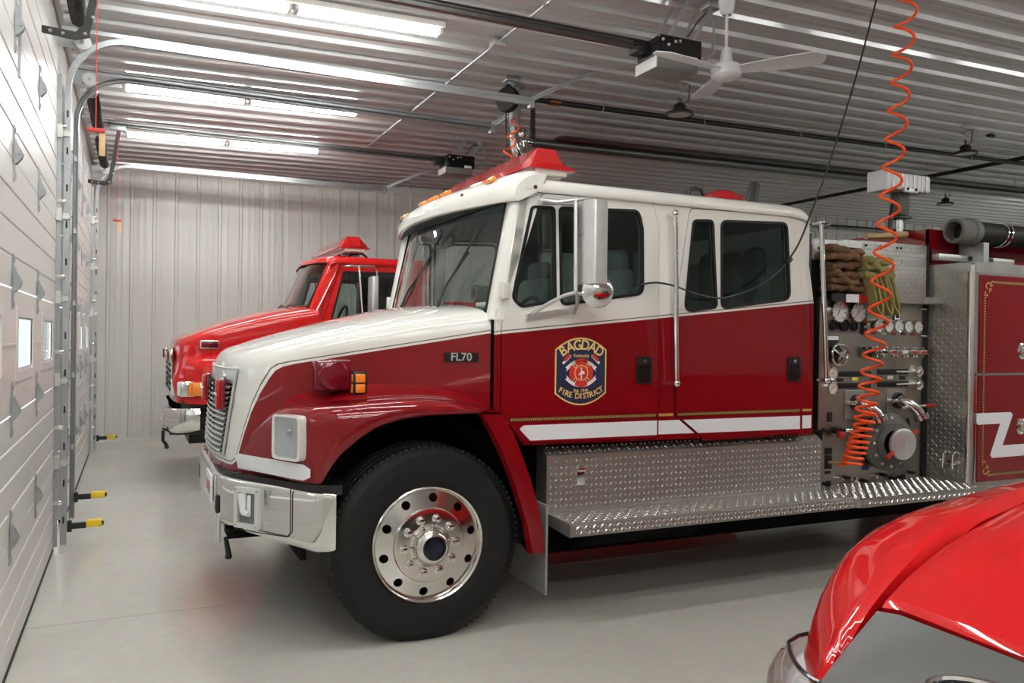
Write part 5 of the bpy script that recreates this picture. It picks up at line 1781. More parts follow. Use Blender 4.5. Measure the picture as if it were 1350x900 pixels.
MB().span((2.2, 9.02, 1.0), (2.36, 10.88, 1.78)).build('firewall', 'dark_under', t2, smooth=False)
MB().rbox((2.45, Y2, 1.68), (.3, 1.8, .22), .04, 2).build('dashboard', 'interior', t2)
for y in (9.45, 10.45):
    MB().rbox((3.15, y, 1.32), (.5, .5, .14), .04, 2).rbox((3.42, y, 1.70), (.13, .5, .64), .05, 2).build('seat', 'seat', t2)
MB().tube([(2.72 + .05 * math.sin(a), 9.5 + .2 * math.cos(a), 1.76 + .18 * math.sin(a)) for a in np.linspace(0, 2 * math.pi, 25)[:-1]], .013, 6, closed=True).build('steering_wheel', 'black', t2)
MB().tube([(3.25, 10.3, 1.5), (3.27, 10.3, 2.05), (3.2, 10.3, 2.12)], .02, 8).rbox((3.2, 10.3, 2.05), (.14, .12, .12), .03).build('radio_mount', 'black', t2)
light_bar(t2, 2.78, Y2, 2.535, 1.70, .36)
MB().tube([(2.75, 9.25, 2.50), (2.78, 9.25, 2.54), (2.90, 9.25, 2.545), (2.96, 9.25, 2.50)], .014, 8).build('light_bar_cable', 'black', t2)
# grille
gb2 = MB().rbox((.892, Y2, 1.20), (.03, 1.25, .50), .02, 2).build('grille', 'chrome', t2)
for k in range(7):
    MB().span((.868, 9.36, .985 + .065 * k), (.88, 10.54, 1.02 + .065 * k)).build('slat', 'black', gb2, smooth=False)
for y in (9.30, 10.60):
    hd = MB().rbox((.90, y + (-.04 if y < 9.5 else .04), 1.03), (.05, .26, .17), .02, 2).build('headlamp', 'lamp_lens', t2)
for y in (9.28, 10.62):
    w_ = MB().rbox((.875, y, 1.36), (.05, .17, .13), .015, 2).build('warning_lamp', 'chrome', t2)
    MB().rbox((.85, y, 1.36), (.03, .15, .11), .012, 2).build('lens', 'dark_red_lens', w_)
    MB().ball((.955, y, 1.50), .025, 10).build('clearance_lamp', 'red_lens', t2)
# bumper
bpth = spl([(.80, Y2), (.80, 9.3), (.81, 9.05), (.85, 8.93), (.95, 8.86), (1.05, 8.835), (1.14, 8.83)], 24)
rows = []
for i, (x, y) in enumerate(bpth):
    a = bpth[max(i - 1, 0)]; b = bpth[min(i + 1, 23)]
    t = Vector((b[0] - a[0], b[1] - a[1])).normalized(); n_ = Vector((-t.y, t.x)); n_ = n_ if n_.x + n_.y > 0 else -n_
    f_ = max(0, (x - .85) / .29)
    zb = .575 + .02 * f_
    rows.append([(x + n_.x * d, y + n_.y * d, z) for d, z in ((.08, .83), (.01, .835), (0, .82), (.0, .70), (.02, zb + .03), (.05 + .03 * f_, zb))])
rows = [[(p[0], 2 * Y2 - p[1], p[2]) for p in r_] for r_ in reversed(rows[1:])] + rows
bm2 = MB().grid(rows).build('bumper', 'chrome', t2, angle=50)
MB().span((.86, 9.0, .56), (1.3, 10.9, .60)).span((.98, 8.95, .83), (1.35, 10.95, .90)).span((1.05, 9.1, .45), (1.3, 10.8, .9)).build('bumper_brace', 'black', bm2, smooth=False)
MB().tube([(.80, 9.05, .60), (.80, 9.05, .50), (.83, 9.05, .46), (.84, 9.03, .42)], [.016, .016, .018, .022], 8).build('tow_hook', 'black', bm2)
MB().tube([(.80, 9.05, .62), (.92, 8.95, .575), (1.2, 8.9, .58)], .014, 6).build('hook_rod', 'black', bm2)
for z in (.64, .72, .80):
    MB().ball((.792, 9.12, z), .018, 8).build('bolt', 'chrome', bm2)
# rest of the body, mostly hidden behind the engine
MB().span((3.8, 8.75, .6), (8.0, 11.15, 2.0)).build('rear_body', 'bright_red', t2, smooth=False)
MB().span((1.2, 9.5, .5), (8.0, 10.4, .75)).build('chassis_frame', 'dark_under', t2, smooth=False)
sn2 = thing('suction_hose', 'coiled end of grey suction hose beside the red truck cab', 'hose', (4.3, 8.85, 2.1))
MB().lathe([(.06, 0), (.10, 0), (.11, .03), (.10, .05), (.11, .07), (.10, .09), (.11, .11), (.10, .14), (.10, .9)], (4.15, 8.9, 2.115), (1, 0, 0), 24).build('coupling', 'canvas_grey', sn2)
wheel(t2, 6.9, 8.80, 1); wheel(t2, 6.9, 2 * Y2 - 8.80, -1)
# ================================================================== the red pickup close by
YP = .44
pk_ = thing('pickup', 'glossy bright red pickup with dark grey grille surround', 'pickup truck', (2.8, YP, 0))
# hood columns at stations along x: half-width profile from centre to the fender edge
# each row: x, z at centre, z at hood edge (crease), z at fender crown, half-width crease, half-width fender crown, outer half-width, lower z
PS = spl([
    (1.90, 1.07, .980, .930, .680, .86, .95, .72), (1.93, 1.09, 1.030, 1.00, .684, .875, .965, .70), (1.97, 1.11, 1.085, 1.06, .696, .89, .975, .70), (2.03, 1.13, 1.140, 1.118, .706, .905, .985, .70),
    (2.15, 1.165, 1.210, 1.172, .728, .92, .995, .70), (2.35, 1.20, 1.248, 1.208, .748, .93, 1.005, .70), (2.65, 1.235, 1.278, 1.240, .765, .935, 1.01, .70), (3.0, 1.255, 1.297, 1.258, .775, .94, 1.01, .70), (3.35, 1.27, 1.310, 1.268, .78, .94, 1.01, .70)], 70)
HX = [1.78, 1.85, 1.934, 2.0, 2.08, 2.15, 2.35, 2.65, 3.0, 3.35]      # hood: stations, edge height, crown height, half width
HE = [1.075, 1.105, 1.145, 1.168, 1.192, 1.208, 1.247, 1.277, 1.296, 1.309]
HC = [1.105, 1.135, 1.172, 1.195, 1.220, 1.238, 1.278, 1.309, 1.328, 1.34]
HW = [.678, .685, .696, .705, .715, .724, .744, .761, .771, .776]


def top_z(x, f):
    zc_ = float(np.interp(x, HX, HC)); ze = float(np.interp(x, HX, HE))
    return zc_ + (ze - zc_) * max(0, (f - .3) / .7)**1.5 - .010 * max(0, f - .94) / .06


rr2 = []
for k in range(60):
    t_ = k / 59
    row = []
    for j in range(-14, 15):
        f = abs(j) / 14
        x0_ = 1.80 + .055 * f**2
        x = x0_ + (3.35 - x0_) * t_**1.4
        w_ = float(np.interp(x, HX, HW))
        row.append((x, YP + (1 if j > 0 else -1) * f * w_, top_z(x, f)))
    rr2.append(row)
nose = [[(r_[0] - .010, r_[1], r_[2] - .012) for r_ in rr2[0]], [(r_[0] - .004, r_[1], r_[2] - .03) for r_ in rr2[0]]]
ph = MB().grid([nose[1], nose[0]] + rr2).build('hood', 'pickup_red', pk_, angle=50)
for sgn in (1, -1):
    rows = []
    for r_ in PS:
        x, zc_, ze, zf, we, wf, wo, zl = r_
        e = .012
        p_ = spl([(we + .004, ze - .20), (we + .006, ze - .10), (we + .008, ze - .028), (we + .010, ze - .012), (we + .03, ze - .006), ((we + wf) / 2, (ze + zf) / 2 + .004), (wf, zf), (wf + (wo - wf) * .55, zf - .018), (wo - .012, zf - .05), (wo, zf - .11), (wo + .006, (zf + zl) / 2 - .04), (wo - .004, zl)], 26)
        rows.append([(x - .20 * max(0, 1 - (x - 1.90) / .25) * max(0, min(1, 1 - (a - .70) / .25)), YP + sgn * a, b) for a, b in p_])
    # round the front of the fender down to the lamp
    first = rows[0]
    f1 = [(p[0] - .018, YP + (p[1] - YP) * .992, p[2] - .025) for p in first]
    f2_ = [(p[0] - .022, YP + (p[1] - YP) * .98, p[2] - .06) for p in first]
    MB().grid([f2_, f1] + rows).build('fender', 'pickup_red', pk_, angle=50)
    # headlamp
    hl2 = MB()
    lamp = []
    for k in range(11):
        f = k / 10
        a = sgn * (.69 + .275 * f)
        xf = 1.655 + .185 * f**1.5
        zt = .950 - .035 * f
        if f > .9: xf += .03
        lamp.append([(xf + .05, YP + a, zt + .008), (xf + .015, YP + a, zt), (xf - .02, YP + a, zt - .035), (xf - .035, YP + a, .80), (xf - .03, YP + a, .68)])
    end = [(p[0] + .10, p[1] + sgn * .004, p[2]) for p in lamp[-1]]
    lamp.append(end)
    back = [[(p[0] + .035, p[1] * .985 + YP * .015, p[2] - .012) for p in r_] for r_ in lamp]
    hb2 = MB().grid(back).build('headlamp', 'lamp_lens', pk_, angle=50)
    MB().grid(lamp).build('lens', 'clear_lens', hb2, angle=50)
    MB().tube([(r_[0][0] - .012, r_[0][1], r_[0][2] + .004) for r_ in lamp], .0045, 6).build('lamp_rim', 'black_gloss', hb2)
    MB().lathe([(0, 0), (.03, -.006), (.055, -.02), (.06, -.03)], (1.70, YP + sgn * .80, .82), (1, 0, 0), 20).build('projector', 'chrome', hb2)
    MB().span((1.72, YP + sgn * .60, .45), (1.85, YP + sgn * .93, .80)).build('bumper_support', 'dark_under', pk_, smooth=False)
# grey grille surround sloping forward from the hood's edge
gs_ = []
Ng = 25
for k in range(Ng):
    q = -1 + 2 * k / (Ng - 1)
    a = abs(q)
    y_t = YP + q * .692
    edge = np.array(rr2[0])
    xt = float(np.interp(y_t, edge[:, 1], edge[:, 0])) - .012
    zt = float(np.interp(y_t, edge[:, 1], edge[:, 2])) - .018
    f = min(1, max(0, (a - .66) / .34)); f = f * f * (3 - 2 * f)
    cen = [(xt, zt), (xt - .10, zt - .018), (xt - .21, zt - .055), (xt - .29, zt - .12), (xt - .32, zt - .21), (xt - .32, .5)]
    edg = [(xt - .004, zt - .002), (xt - .06, zt - .044), (xt - .12, zt - .09), (xt - .17, zt - .135), (xt - .205, zt - .19), (xt - .205, .5)]
    pr3 = spl([(c_[0] * (1 - f) + e_[0] * f, y_t, c_[1] * (1 - f) + e_[1] * f) for c_, e_ in zip(cen, edg)], 16)
    gs_.append([tuple(p) for p in pr3])
gsu = MB().grid(gs_).build('grille_surround', 'pickup_trim', pk_, angle=50)


def gs_pt(q, f):
    i = int(round((q + 1) / 2 * (Ng - 1))); j = int(round(f * 15))
    a = Vector(gs_[i][j]); du = Vector(gs_[i][min(j + 1, 15)]) - Vector(gs_[i][max(j - 1, 0)]); dv = Vector(gs_[min(i + 1, Ng - 1)][j]) - Vector(gs_[max(i - 1, 0)][j])
    n_ = dv.cross(du).normalized(); n_ = n_ if n_.x < 0 else -n_
    return a, du.normalized(), dv.normalized(), n_


# oval badge in the middle: black with bright rim
a, du, dv, n_ = gs_pt(.40, .22)
MB().tube([tuple(a + n_ * .012 + dv * .135 * math.cos(t) + du * .055 * math.sin(t)) for t in np.linspace(0, 2 * math.pi, 33)[:-1]], .007, 8, closed=True).build('badge_rim', 'chrome', gsu)
MB().add([tuple(a + n_ * .014 + dv * .133 * math.cos(t) + du * .053 * math.sin(t)) for t in np.linspace(0, 2 * math.pi, 33)[:-1]] + [tuple(a + n_ * -.03 + dv * .133 * math.cos(t) + du * .053 * math.sin(t)) for t in np.linspace(0, 2 * math.pi, 33)[:-1]], [tuple(range(32))] + [(k, (k + 1) % 32, 32 + (k + 1) % 32, 32 + k) for k in range(32)]).build('badge', 'black_gloss', gsu)
MB().tube([tuple(a + n_ * .016 + dv * .085 * math.cos(t) + du * .030 * math.sin(t)) for t in np.linspace(0, 2 * math.pi, 33)[:-1]], .004, 6, closed=True).build('badge_line', 'chrome', gsu)
# black grille opening below on each side
for s_ in (-1, 1):
    mb = MB()
    rws = []
    for k in range(7):
        q = s_ * (.12 + .82 * k / 6)
        rws.append([tuple(gs_pt(q, f)[0] + gs_pt(q, f)[3] * .006) for f in (.52, .66, .85, 1.0)])
    mb.grid(rws)
    mb.build('grille_mesh', 'black', gsu, angle=60)
# bumper
MB().rbox((1.58, YP, .58), (.18, 1.96, .22), .05, 3).build('bumper', 'chrome', pk_)
# cab, windscreen, roof, bed
MB().add([(3.25, YP + s_ * .80, 1.30) for s_ in (-1, 1)] + [(3.95, YP + s_ * .68, 1.80) for s_ in (-1, 1)], [(0, 1, 3, 2)]).build('windscreen', 'dark_glass', pk_, smooth=False)
MB().rbox((4.75, YP, 1.84), (1.75, 1.42, .10), .04, 3).build('roof', 'pickup_red', pk_)
MB().plate([rpoly([(3.30, .55), (8.0, .55), (8.0, 1.25), (5.72, 1.25), (3.30, 1.235)], .03)], lambda a, b, d: (a, YP - 1.0 + d, b), 2.0).build('body', 'pickup_red', pk_)
for s_ in (-1, 1):
    MB().add([(3.30, YP + s_ * .90, 1.24), (5.65, YP + s_ * .95, 1.25), (5.55, YP + s_ * .72, 1.82), (3.98, YP + s_ * .70, 1.80)], [(0, 1, 2, 3)]).build('side_glass', 'dark_glass', pk_, smooth=False)
    MB().tube([(3.22, YP + s_ * .88, 1.23), (3.96, YP + s_ * .70, 1.82)], .04, 8).build('front_pillar', 'pickup_red', pk_)
    MB().tube([(5.68, YP + s_ * .93, 1.24), (5.58, YP + s_ * .70, 1.82)], .05, 8).build('rear_pillar', 'pickup_red', pk_)
    for cx in (2.5, 6.4):
        tw = MB().lathe([(.20, .03), (.22, .0), (.30, -.01), (.37, .0), (.395, .03), (.40, .05), (.40, .23), (.37, .27), (.2, .27)], (cx, YP + s_ * 1.0, .395), (0, -s_, 0), 40)
        tw.v = [(x, y, max(z, .001)) for x, y, z in tw.v]
        tw.build('tire', 'rubber', pk_)
        MB().lathe([(0, -.0), (.06, -.005), (.08, .02), (.17, .015), (.20, .01), (.21, .04)], (cx, YP + s_ * 1.0, .395), (0, -s_, 0), 30).build('rim', 'polished', pk_)
MB().span((1.80, YP - .70, .30), (8.0, YP + .72, .95)).build('underbody', 'dark_under', pk_, smooth=False)
MB().span((5.60, YP - .90, 1.24), (5.64, YP + .90, 1.80)).build('rear_glass', 'dark_glass', pk_, smooth=False)
# ================================================================== things on and under the ceiling
# fluorescent strips
def strip_light():
    t = thing('fluorescent_light', 'x', 'ceiling light', (0, 0, 0), 'fluorescent strips by the doors')
    MB().rbox((0, 0, .02), (2.32, .17, .045), .006).build('housing', 'white', t)
    for sx in (-1, 1):
        for sy in (-1, 1):
            MB().cyl((sx * .04, sy * .03, -.028), (sx * 1.12, sy * .03, -.028), .0165, n=14).build('tube', 'tube_light', t)
        for x in (.025, 1.135):
            MB().rbox((sx * x, 0, -.02), (.028, .10, .05), .004).build('lamp_holder', 'trim_white', t)
    return t


sl = strip_light()
LAMPS = [(1.55, 6.10, 'glowing fluorescent strip above the white fire engine hood'), (1.55, 8.72, 'glowing fluorescent strip above near half of second overhead door'),
         (1.55, 10.75, 'glowing fluorescent strip close to the far ribbed wall'), (1.55, 3.5, 'glowing fluorescent strip before the fire engine, over the clear floor'),
         (1.55, .9, 'glowing fluorescent strip over the red pickup'), (1.55, -1.6, 'glowing fluorescent strip behind the red pickup'), (1.55, -4.2, 'glowing fluorescent strip by the near wall'),
         (6.8, 1.8, 'added unseen fluorescent fill strip over the pickup bed'), (9.6, 1.8, 'added unseen fluorescent fill strip just behind the pickup tailgate'), (12.4, 1.8, 'added unseen fluorescent fill strip on chains well behind the pickup'),  # row added out of view as fill for the right side
         (18.6, 8.4, 'added unseen fluorescent fill strip at the back of the far bay'), (18.6, 5.4, 'added unseen fluorescent fill strip behind the fire engine tail'), (18.6, 2.4, 'added unseen fluorescent fill strip at the back of the pickup bay'), (18.6, -.8, 'added unseen fluorescent fill strip at the back of the near wall')]  # back row added out of view to brighten the right-hand ceiling
for i, (x, y, lab) in enumerate(LAMPS):
    o = sl if i == 0 else copy_tree(sl)
    o['label'] = lab
    o.location = (x, y, zc(x) - (.085 if x < 3 else .45))
    if x > 3:  # the added strips hang lower so they light the ceiling ribs
        for dx in (-.8, .8):
            MB().cyl((dx, 0, .04), (dx, 0, .405), .004, n=6).build('chain', 'galvanised', None).parent = o
    o.rotation_euler = (0, -math.atan(.018), 0)

# conduit with junction box running across the sheets
t = thing('conduit', 'thin metal conduit with junction box crossing the ceiling ribs', 'conduit', (3.27, 7.5, zc(3.27) - .04))
MB().cyl((3.27, 1.0, zc(3.27) - .04), (3.27, 10.6, zc(3.27) - .04), .011, n=8).build('pipe', 'galvanised', t)
jb = MB().rbox((3.27, 6.28, zc(3.27) - .05), (.11, .11, .055), .004).build('junction_box', 'steel_light', t)
for y in (5.4, 7.4, 8.6, 9.8):
    MB().rbox((3.27, y, zc(3.27) - .035), (.05, .018, .03), .003).build('strap', 'galvanised', t)
t = thing('conduit', 'thin grey conduit running lengthwise along ceiling behind the fan', 'conduit', (7, 6.9, zc(7) - .03))
MB().cyl((4.6, 6.9, zc(4.6) - .04), (14, 6.9, zc(14) - .04), .010, n=8).build('pipe', 'galvanised', t)
for x in (5.6, 7.0, 8.4, 9.8, 11.2):
    MB().rbox((x, 6.9, zc(x) - .035), (.02, .05, .03), .003).build('strap', 'galvanised', t)


# door operators with rail
def operator(y, lab, lab2, xo, zo):
    t = thing('door_opener', lab, 'door opener', (xo, y, zo), 'garage door openers')
    MB().rbox((xo + .02, y, zo + .01), (.38, .26, .15), .01).build('motor_box', 'black_plastic', t)
    MB().rbox((xo, y - .01, zo - .105), (.36, .27, .08), .012).build('cover', 'opener_cover', t)
    MB().rbox((xo - .183, y - .01, zo - .105), (.012, .27, .08), .004).build('lens_panel', 'pvc', t)
    MB().rbox((xo - .22, y + .03, zo + .03), (.12, .12, .10), .02, 2).build('sprocket_guard', 'black', t)
    MB().box((xo + .03, y - .136, zo + .02), (.36, .006, .15)).build('side_plate', 'black_gloss', t, smooth=False)
    MB().box((xo + .12, y - .141, zo - .045), (.10, .004, .03)).build('rating_label', 'print_white', t, smooth=False)
    for (dx, dz) in ((-.13, .06), (-.08, .03), (-.02, .06), (.02, .07)):
        MB().ball((xo + dx, y - .140, zo + dz), .012, 8).build('bolt', 'steel_light', t)
    zt = zc(xo)
    for dx, sy in ((-.08, -.10), (-.08, .10), (.14, -.10), (.14, .10)):
        p0, p1 = Vector((xo + dx, y + sy, zo + .06)), Vector((xo + dx + .22, y + sy, zt - .0))
        d_ = (p1 - p0).normalized(); q_ = Vector((d_.z, 0, -d_.x)) * .014; w_ = Vector((0, .002, 0))
        MB().add([e + i * q_ + j * w_ for e in (p0, p1) for i in (-1, 1) for j in (-1, 1)], [(0, 1, 3, 2), (4, 6, 7, 5), (0, 4, 5, 1), (2, 3, 7, 6), (0, 2, 6, 4), (1, 5, 7, 3)]).build('hanger_strap', 'galvanised', t, smooth=False)
    MB().rbox((xo + .36, y - .05, zt - .03), (.12, .12, .05), .004).build('outlet_box', 'galvanised', t)
    MB().tube([(xo + .36, y - .05, zt - .05), (xo + .37, y - .08, zt - .2), (xo + .36, y - .08, zo + .05), (xo + .27, y - .10, zo - .02), (xo + .2, y - .12, zo - .03)], .010, 8).build('power_conduit', 'galvanised', t)
    MB().tube([(xo + .34, y - .05, zt - .06), (xo + .20, y - .10, zo + .25), (xo + .10, y - .12, zo + .12)], .006, 6).build('power_cord', 'cord_black', t)
    r = thing('opener_rail', lab2, 'rail', (2.0, y, zo + .03), 'opener rails')
    zr = zo + .045
    MB().span((.24, y + .00, zr - .03), (xo - .22, y + .006, zr + .03)).span((.24, y - .022, zr + .026), (xo - .22, y + .028, zr + .032)).span((.24, y - .022, zr - .032), (xo - .22, y + .028, zr - .026)).build('beam', 'duct_pipe', r, smooth=False)
    MB().tube([(.2, y - .04, zr - .01), (xo - .25, y - .04, zr - .01)], .006, 6).build('chain', 'cord_black', r)
    MB().rbox((.34, y, zr - .05), (.16, .06, .06), .01).build('trolley', 'galvanised', r)
    MB().span((.0, y - .02, zr + .034), (.30, y + .025, zr + .044)).build('header_bracket', 'galvanised', r, smooth=False)
    a = MB()
    a.plate([[(.335, zr - .05), (.375, zr - .05), (.285, 3.20), (.245, 3.20)]], lambda p, q, d: (p, y - .01 + d, q), .008)
    a.plate([rpoly([(.06, 3.22), (.06, 3.18), (.22, 3.165), (.29, 3.19), (.285, 3.235), (.25, 3.25), (.22, 3.21)], .008, 2)], lambda p, q, d: (p, y - .018 + d, q), .008)
    a.build('lift_arm', 'black', r, smooth=False)
    for (p, q) in ((.10, 3.195), (.16, 3.19), (.265, 3.205), (.30, 3.30), (.33, 3.42)):
        MB().ball((p, y - .02, q), .010, 8).build('bolt', 'steel_light', r)
    return t


operator(4.98, 'black door opener with white end panel hanging beside the ceiling fan', 'black opener rail leading to the nearest overhead door', 4.06, 3.69)
operator(9.75, 'black door opener hanging beyond the fire engine windscreen', 'opener rail leading to the second overhead door', 4.22, 3.80)

# emergency release cords
for (x, y, zt, zb, lab) in ((.33, 4.74, 3.60, 2.645, 'red release cord with red handle and card tag near the first door'), (.345, 9.71, 3.79, 2.80, 'red release cord with card tag before the far wall')):
    t = thing('release_cord', lab, 'pull cord', (x, y, zb), 'door release cords')
    MB().cyl((x, y, zb), (x, y, zt), .0028, n=5).build('cord', 'cord_red', t)
    MB().rbox((x, y, zb), (.085, .03, .02), .006).build('handle', 'cord_red', t)
    MB().rbox((x + .03, y, zb - .07), (.03, .004, .12), .001).build('tag', 'tag_card', t)

# ceiling fan
fx, fy, fz = 4.40, 4.72, 3.55
t = thing('ceiling_fan', 'white three blade ceiling fan on a short rod', 'ceiling fan', (fx, fy, fz))
MB().cyl((fx, fy, fz + .05), (fx, fy, zc(fx) - .05), .012, n=12).build('rod', 'fan_white', t)
MB().lathe([(.03, 0), (.048, .02), (.062, .12), (.065, .16)], (fx, fy, zc(fx) - .18), (0, 0, 1), 20).build('canopy', 'fan_white', t)
MB().lathe([(.05, 0), (.048, .02), (.035, .10), (.02, .12)], (fx, fy, fz + .055), (0, 0, 1), 20).build('lower_cup', 'fan_white', t)
MB().lathe([(0, -.062), (.05, -.060), (.07, -.050), (.085, -.048), (.11, -.030), (.115, .02), (.10, .045), (.05, .055), (0, .056)], (fx, fy, fz), (0, 0, 1), 32).build('motor_housing', 'fan_white', t)
for a in (-52, 68, 188):
    mb = MB()
    rows = []
    for k in range(25):
        f = (k / 24)**.7
        r = .10 + .58 * f
        wd = (.055 + .035 * math.sin(math.pi * min(1, f * 1.1) * .55)) * (1 if f < .86 else max(.08, math.sqrt(max(0, 1 - ((f - .86) / .14)**2))))
        row = []
        for q in (-1, -.5, 0, .5, 1):
            lx, ly, lz = r, q * wd, .012 - .10 * q * wd * 2 - .006 * q * q
            ca, sa = math.cos(R(a)), math.sin(R(a))
            row.append((fx + lx * ca - ly * sa, fy + lx * sa + ly * ca, fz + lz))
        rows.append(row)
    top = [[(p[0], p[1], p[2] + .006) for p in r_] for r_ in rows]
    mb.grid(rows).grid(top)
    ring = [r_[0] for r_ in rows] + rows[-1][1:] + [r_[-1] for r_ in reversed(rows[:-1])]
    mb.grid([ring, [(p[0], p[1], p[2] + .006) for p in ring]])
    mb.build('blade', 'fan_white', t)


# round high bay lamps (switched off)
def high_bay(x, y, lab, drop=.34):
    z = zc(x) - drop
    t = thing('high_bay_lamp', lab, 'ceiling lamp', (x, y, z), 'round high bay lamps')
    MB().lathe([(.118, 0), (.135, .0), (.138, .012), (.128, .03), (.085, .04), (.062, .05), (.062, .09), (.045, .112), (0, .118)], (x, y, z), (0, 0, 1), 36).build('body', 'black_plastic', t)
    MB().lathe([(0, .008), (.118, .008)], (x, y, z), (0, 0, 1), 36).build('lens', 'pvc', t)
    MB().tube([(x + .015 * math.cos(a), y, z + .145 + .028 * math.sin(a)) for a in np.linspace(0, 2 * math.pi, 13)[:-1]], .006, 6, closed=True).build('hook', 'black', t)
    MB().tube([(x, y + .012 * math.cos(a), z + .20 + .028 * math.sin(a)) for a in np.linspace(0, 2 * math.pi, 13)[:-1]], .005, 6, closed=True).cyl((x, y, z + .22), (x, y, zc(x) - .02), .004, n=6).build('chain', 'galvanised', t)
    MB().rbox((x, y, zc(x) - .035), (.20, .06, .03), .006).build('mount', 'galvanised', t)
    MB().tube([(x + .03, y, z + .11), (x + .10, y, z + .16), (x + .12, y, zc(x) - .05)], .005, 6).build('lead', 'cord_black', t)
    return t


high_bay(5.32, 6.52, 'black round high bay lamp below the door opener', .37)
high_bay(9.55, 6.58, 'black round high bay lamp above the pump panel end of the engine', .36)
high_bay(13.2, 9.6, 'black round high bay lamp beyond the suction hose', .30)
tf = thing('flush_lamp', 'flush white round lamp on ceiling by the high bay lamp', 'ceiling lamp', (9.9, 6.75, zc(9.9)))
MB().lathe([(0, 0), (.12, .004), (.15, .03)], (10.0, 6.75, zc(10.0) - .04), (0, 0, 1), 24).build('dish', 'pvc', tf)
MB().rbox((10.25, 6.75, zc(10.25) - .03), (.12, .05, .04), .01).build('plug', 'black', tf)

# black gas pipe with hanging chains, and the heater tube
def pipe_run(y, x0, x1, r, off, m_, name, lab, cat):
    t = thing(name, lab, cat, (x0, y, zc(x0) - off))
    MB().cyl((x0, y, zc(x0) - off), (x1, y, zc(x1) - off), r, n=16).build('pipe', m_, t)
    return t


t = pipe_run(7.28, 4.25, 14.0, .028, .16, 'black_pipe', 'gas_pipe', 'black gas pipe on straps running along the ceiling', 'pipe')
MB().tube([(4.25, 7.28, zc(4.2) - .16), (4.14, 7.28, zc(4.2) - .16), (4.10, 7.28, zc(4.2) - .20), (4.10, 7.28, zc(4.2) - .45)], .026, 10).build('elbow', 'black_pipe', t)
MB().cyl((4.28, 7.28, zc(4.3) - .16), (4.40, 7.28, zc(4.4) - .16), .036, n=10).build('union', 'copper', t)
MB().rbox((4.10, 7.28, zc(4.1) - .50), (.05, .05, .10), .012).build('drip_cap', 'black_pipe', t)
for x in (4.9, 6.2, 7.6, 9.0, 10.6):
    MB().cyl((x, 7.28, zc(x) - .13), (x, 7.28, zc(x)), .005, n=6).tube([(x, 7.28 + .031 * math.cos(a), zc(x) - .16 + .031 * math.sin(a)) for a in np.linspace(0, 2 * math.pi, 13)[:-1]], .006, 6, closed=True).build('hanger', 'galvanised', t)
t = pipe_run(8.25, 4.55, 17.0, .055, .34, 'duct_pipe', 'heater_tube', 'long dark radiant heater tube hung on chains below ceiling', 'heater')
MB().cyl((4.55, 8.25, zc(4.55) - .34), (4.40, 8.25, zc(4.4) - .34), .055, n=16).build('end_cap', 'chrome', t)
rf = [(6 * .0 + 4.5, 8.06, -.30), (4.5, 8.13, -.25), (4.5, 8.25, -.24), (4.5, 8.37, -.25), (4.5, 8.44, -.30)]
MB().grid([[(x, y, zc(x) + dz) for _, y, dz in rf] for x in (4.9, 17.0)]).build('reflector', 'duct_pipe', t, recalc=False)
for x in (5.5, 7.2, 9.0, 11.0, 13.0):
    ch = MB()
    n = 9
    for k in range(n):
        zz = zc(x) - .02 - k * .025
        for s_ in range(1):
            ch.tube([(x + (.007 * math.cos(a) if k % 2 else 0), 8.25 + (0 if k % 2 else .007 * math.cos(a)), zz + .016 * math.sin(a)) for a in np.linspace(0, 2 * math.pi, 9)[:-1]], .0026, 4, closed=True)
    ch.build('chain', 'galvanised', t)

# flue with tee, elbow and cap coming down from the ceiling
t = thing('flue_pipe', 'shiny metal flue pipe with elbow dropping from the ceiling', 'pipe', (3.93, 7.32, 3.5))
fxx, fyy = 3.98, 7.45
MB().cyl((fxx, fyy, zc(fxx)), (fxx, fyy, 3.72), .055, n=20).build('upper_pipe', 'galvanised', t)
MB().lathe([(.055, 0), (.066, 0), (.066, .03), (.055, .03)], (fxx, fyy, 3.86), (0, 0, 1), 20).build('collar', 'galvanised', t)
MB().lathe([(.055, 0), (.10, .0), (.10, .008), (.055, .008)], (fxx, fyy, zc(fxx) - .012), (0, 0, 1), 20).build('ceiling_ring', 'galvanised', t)
MB().tube([(fxx, fyy, 3.72), (fxx, fyy, 3.60), (fxx + .01, fyy, 3.52), (fxx + .05, fyy + .02, 3.46), (fxx + .11, fyy + .05, 3.47), (fxx + .15, fyy + .08, 3.53), (fxx + .14, fyy + .08, 3.60)], .050, 16).build('elbow', 'chrome', t)
MB().cyl((fxx + .10, fyy + .06, 3.52), (4.40, 8.25, 3.79), .045, n=14).build('side_arm', 'galvanised', t)
MB().ball((fxx + .08, fyy - .02, 3.66), .06, 14).build('damper', 'chrome', t)

# cord reel with its cord
t = thing('cord_reel', 'black cord reel hanging from a ceiling bracket', 'cord reel', (3.79, 7.2, 3.8))
rx, ry, rz = 3.79, 7.2, 3.94
MB().rbox((rx + .03, ry, zc(rx) - .025), (.14, .12, .04), .004).box((rx + .03, ry, zc(rx) - .10), (.05, .006, .12)).build('bracket', 'galvanised', t)
MB().lathe([(.0, -.05), (.05, -.05), (.115, -.040), (.125, -.02), (.125, .02), (.115, .04), (.05, .05), (0, .05)], (rx, ry, rz - .03), (.85, .5, 0), 28).build('drum_case', 'black_plastic', t)
MB().rbox((rx, ry, rz + .08), (.05, .06, .07), .012).build('swivel', 'black', t)
MB().tube([(rx - .03, ry - .02, rz - .15), (rx - .05, ry - .1, 3.30), (rx - .08, ry - .2, 2.70)], .006, 6).build('cord', 'cord_black', t)

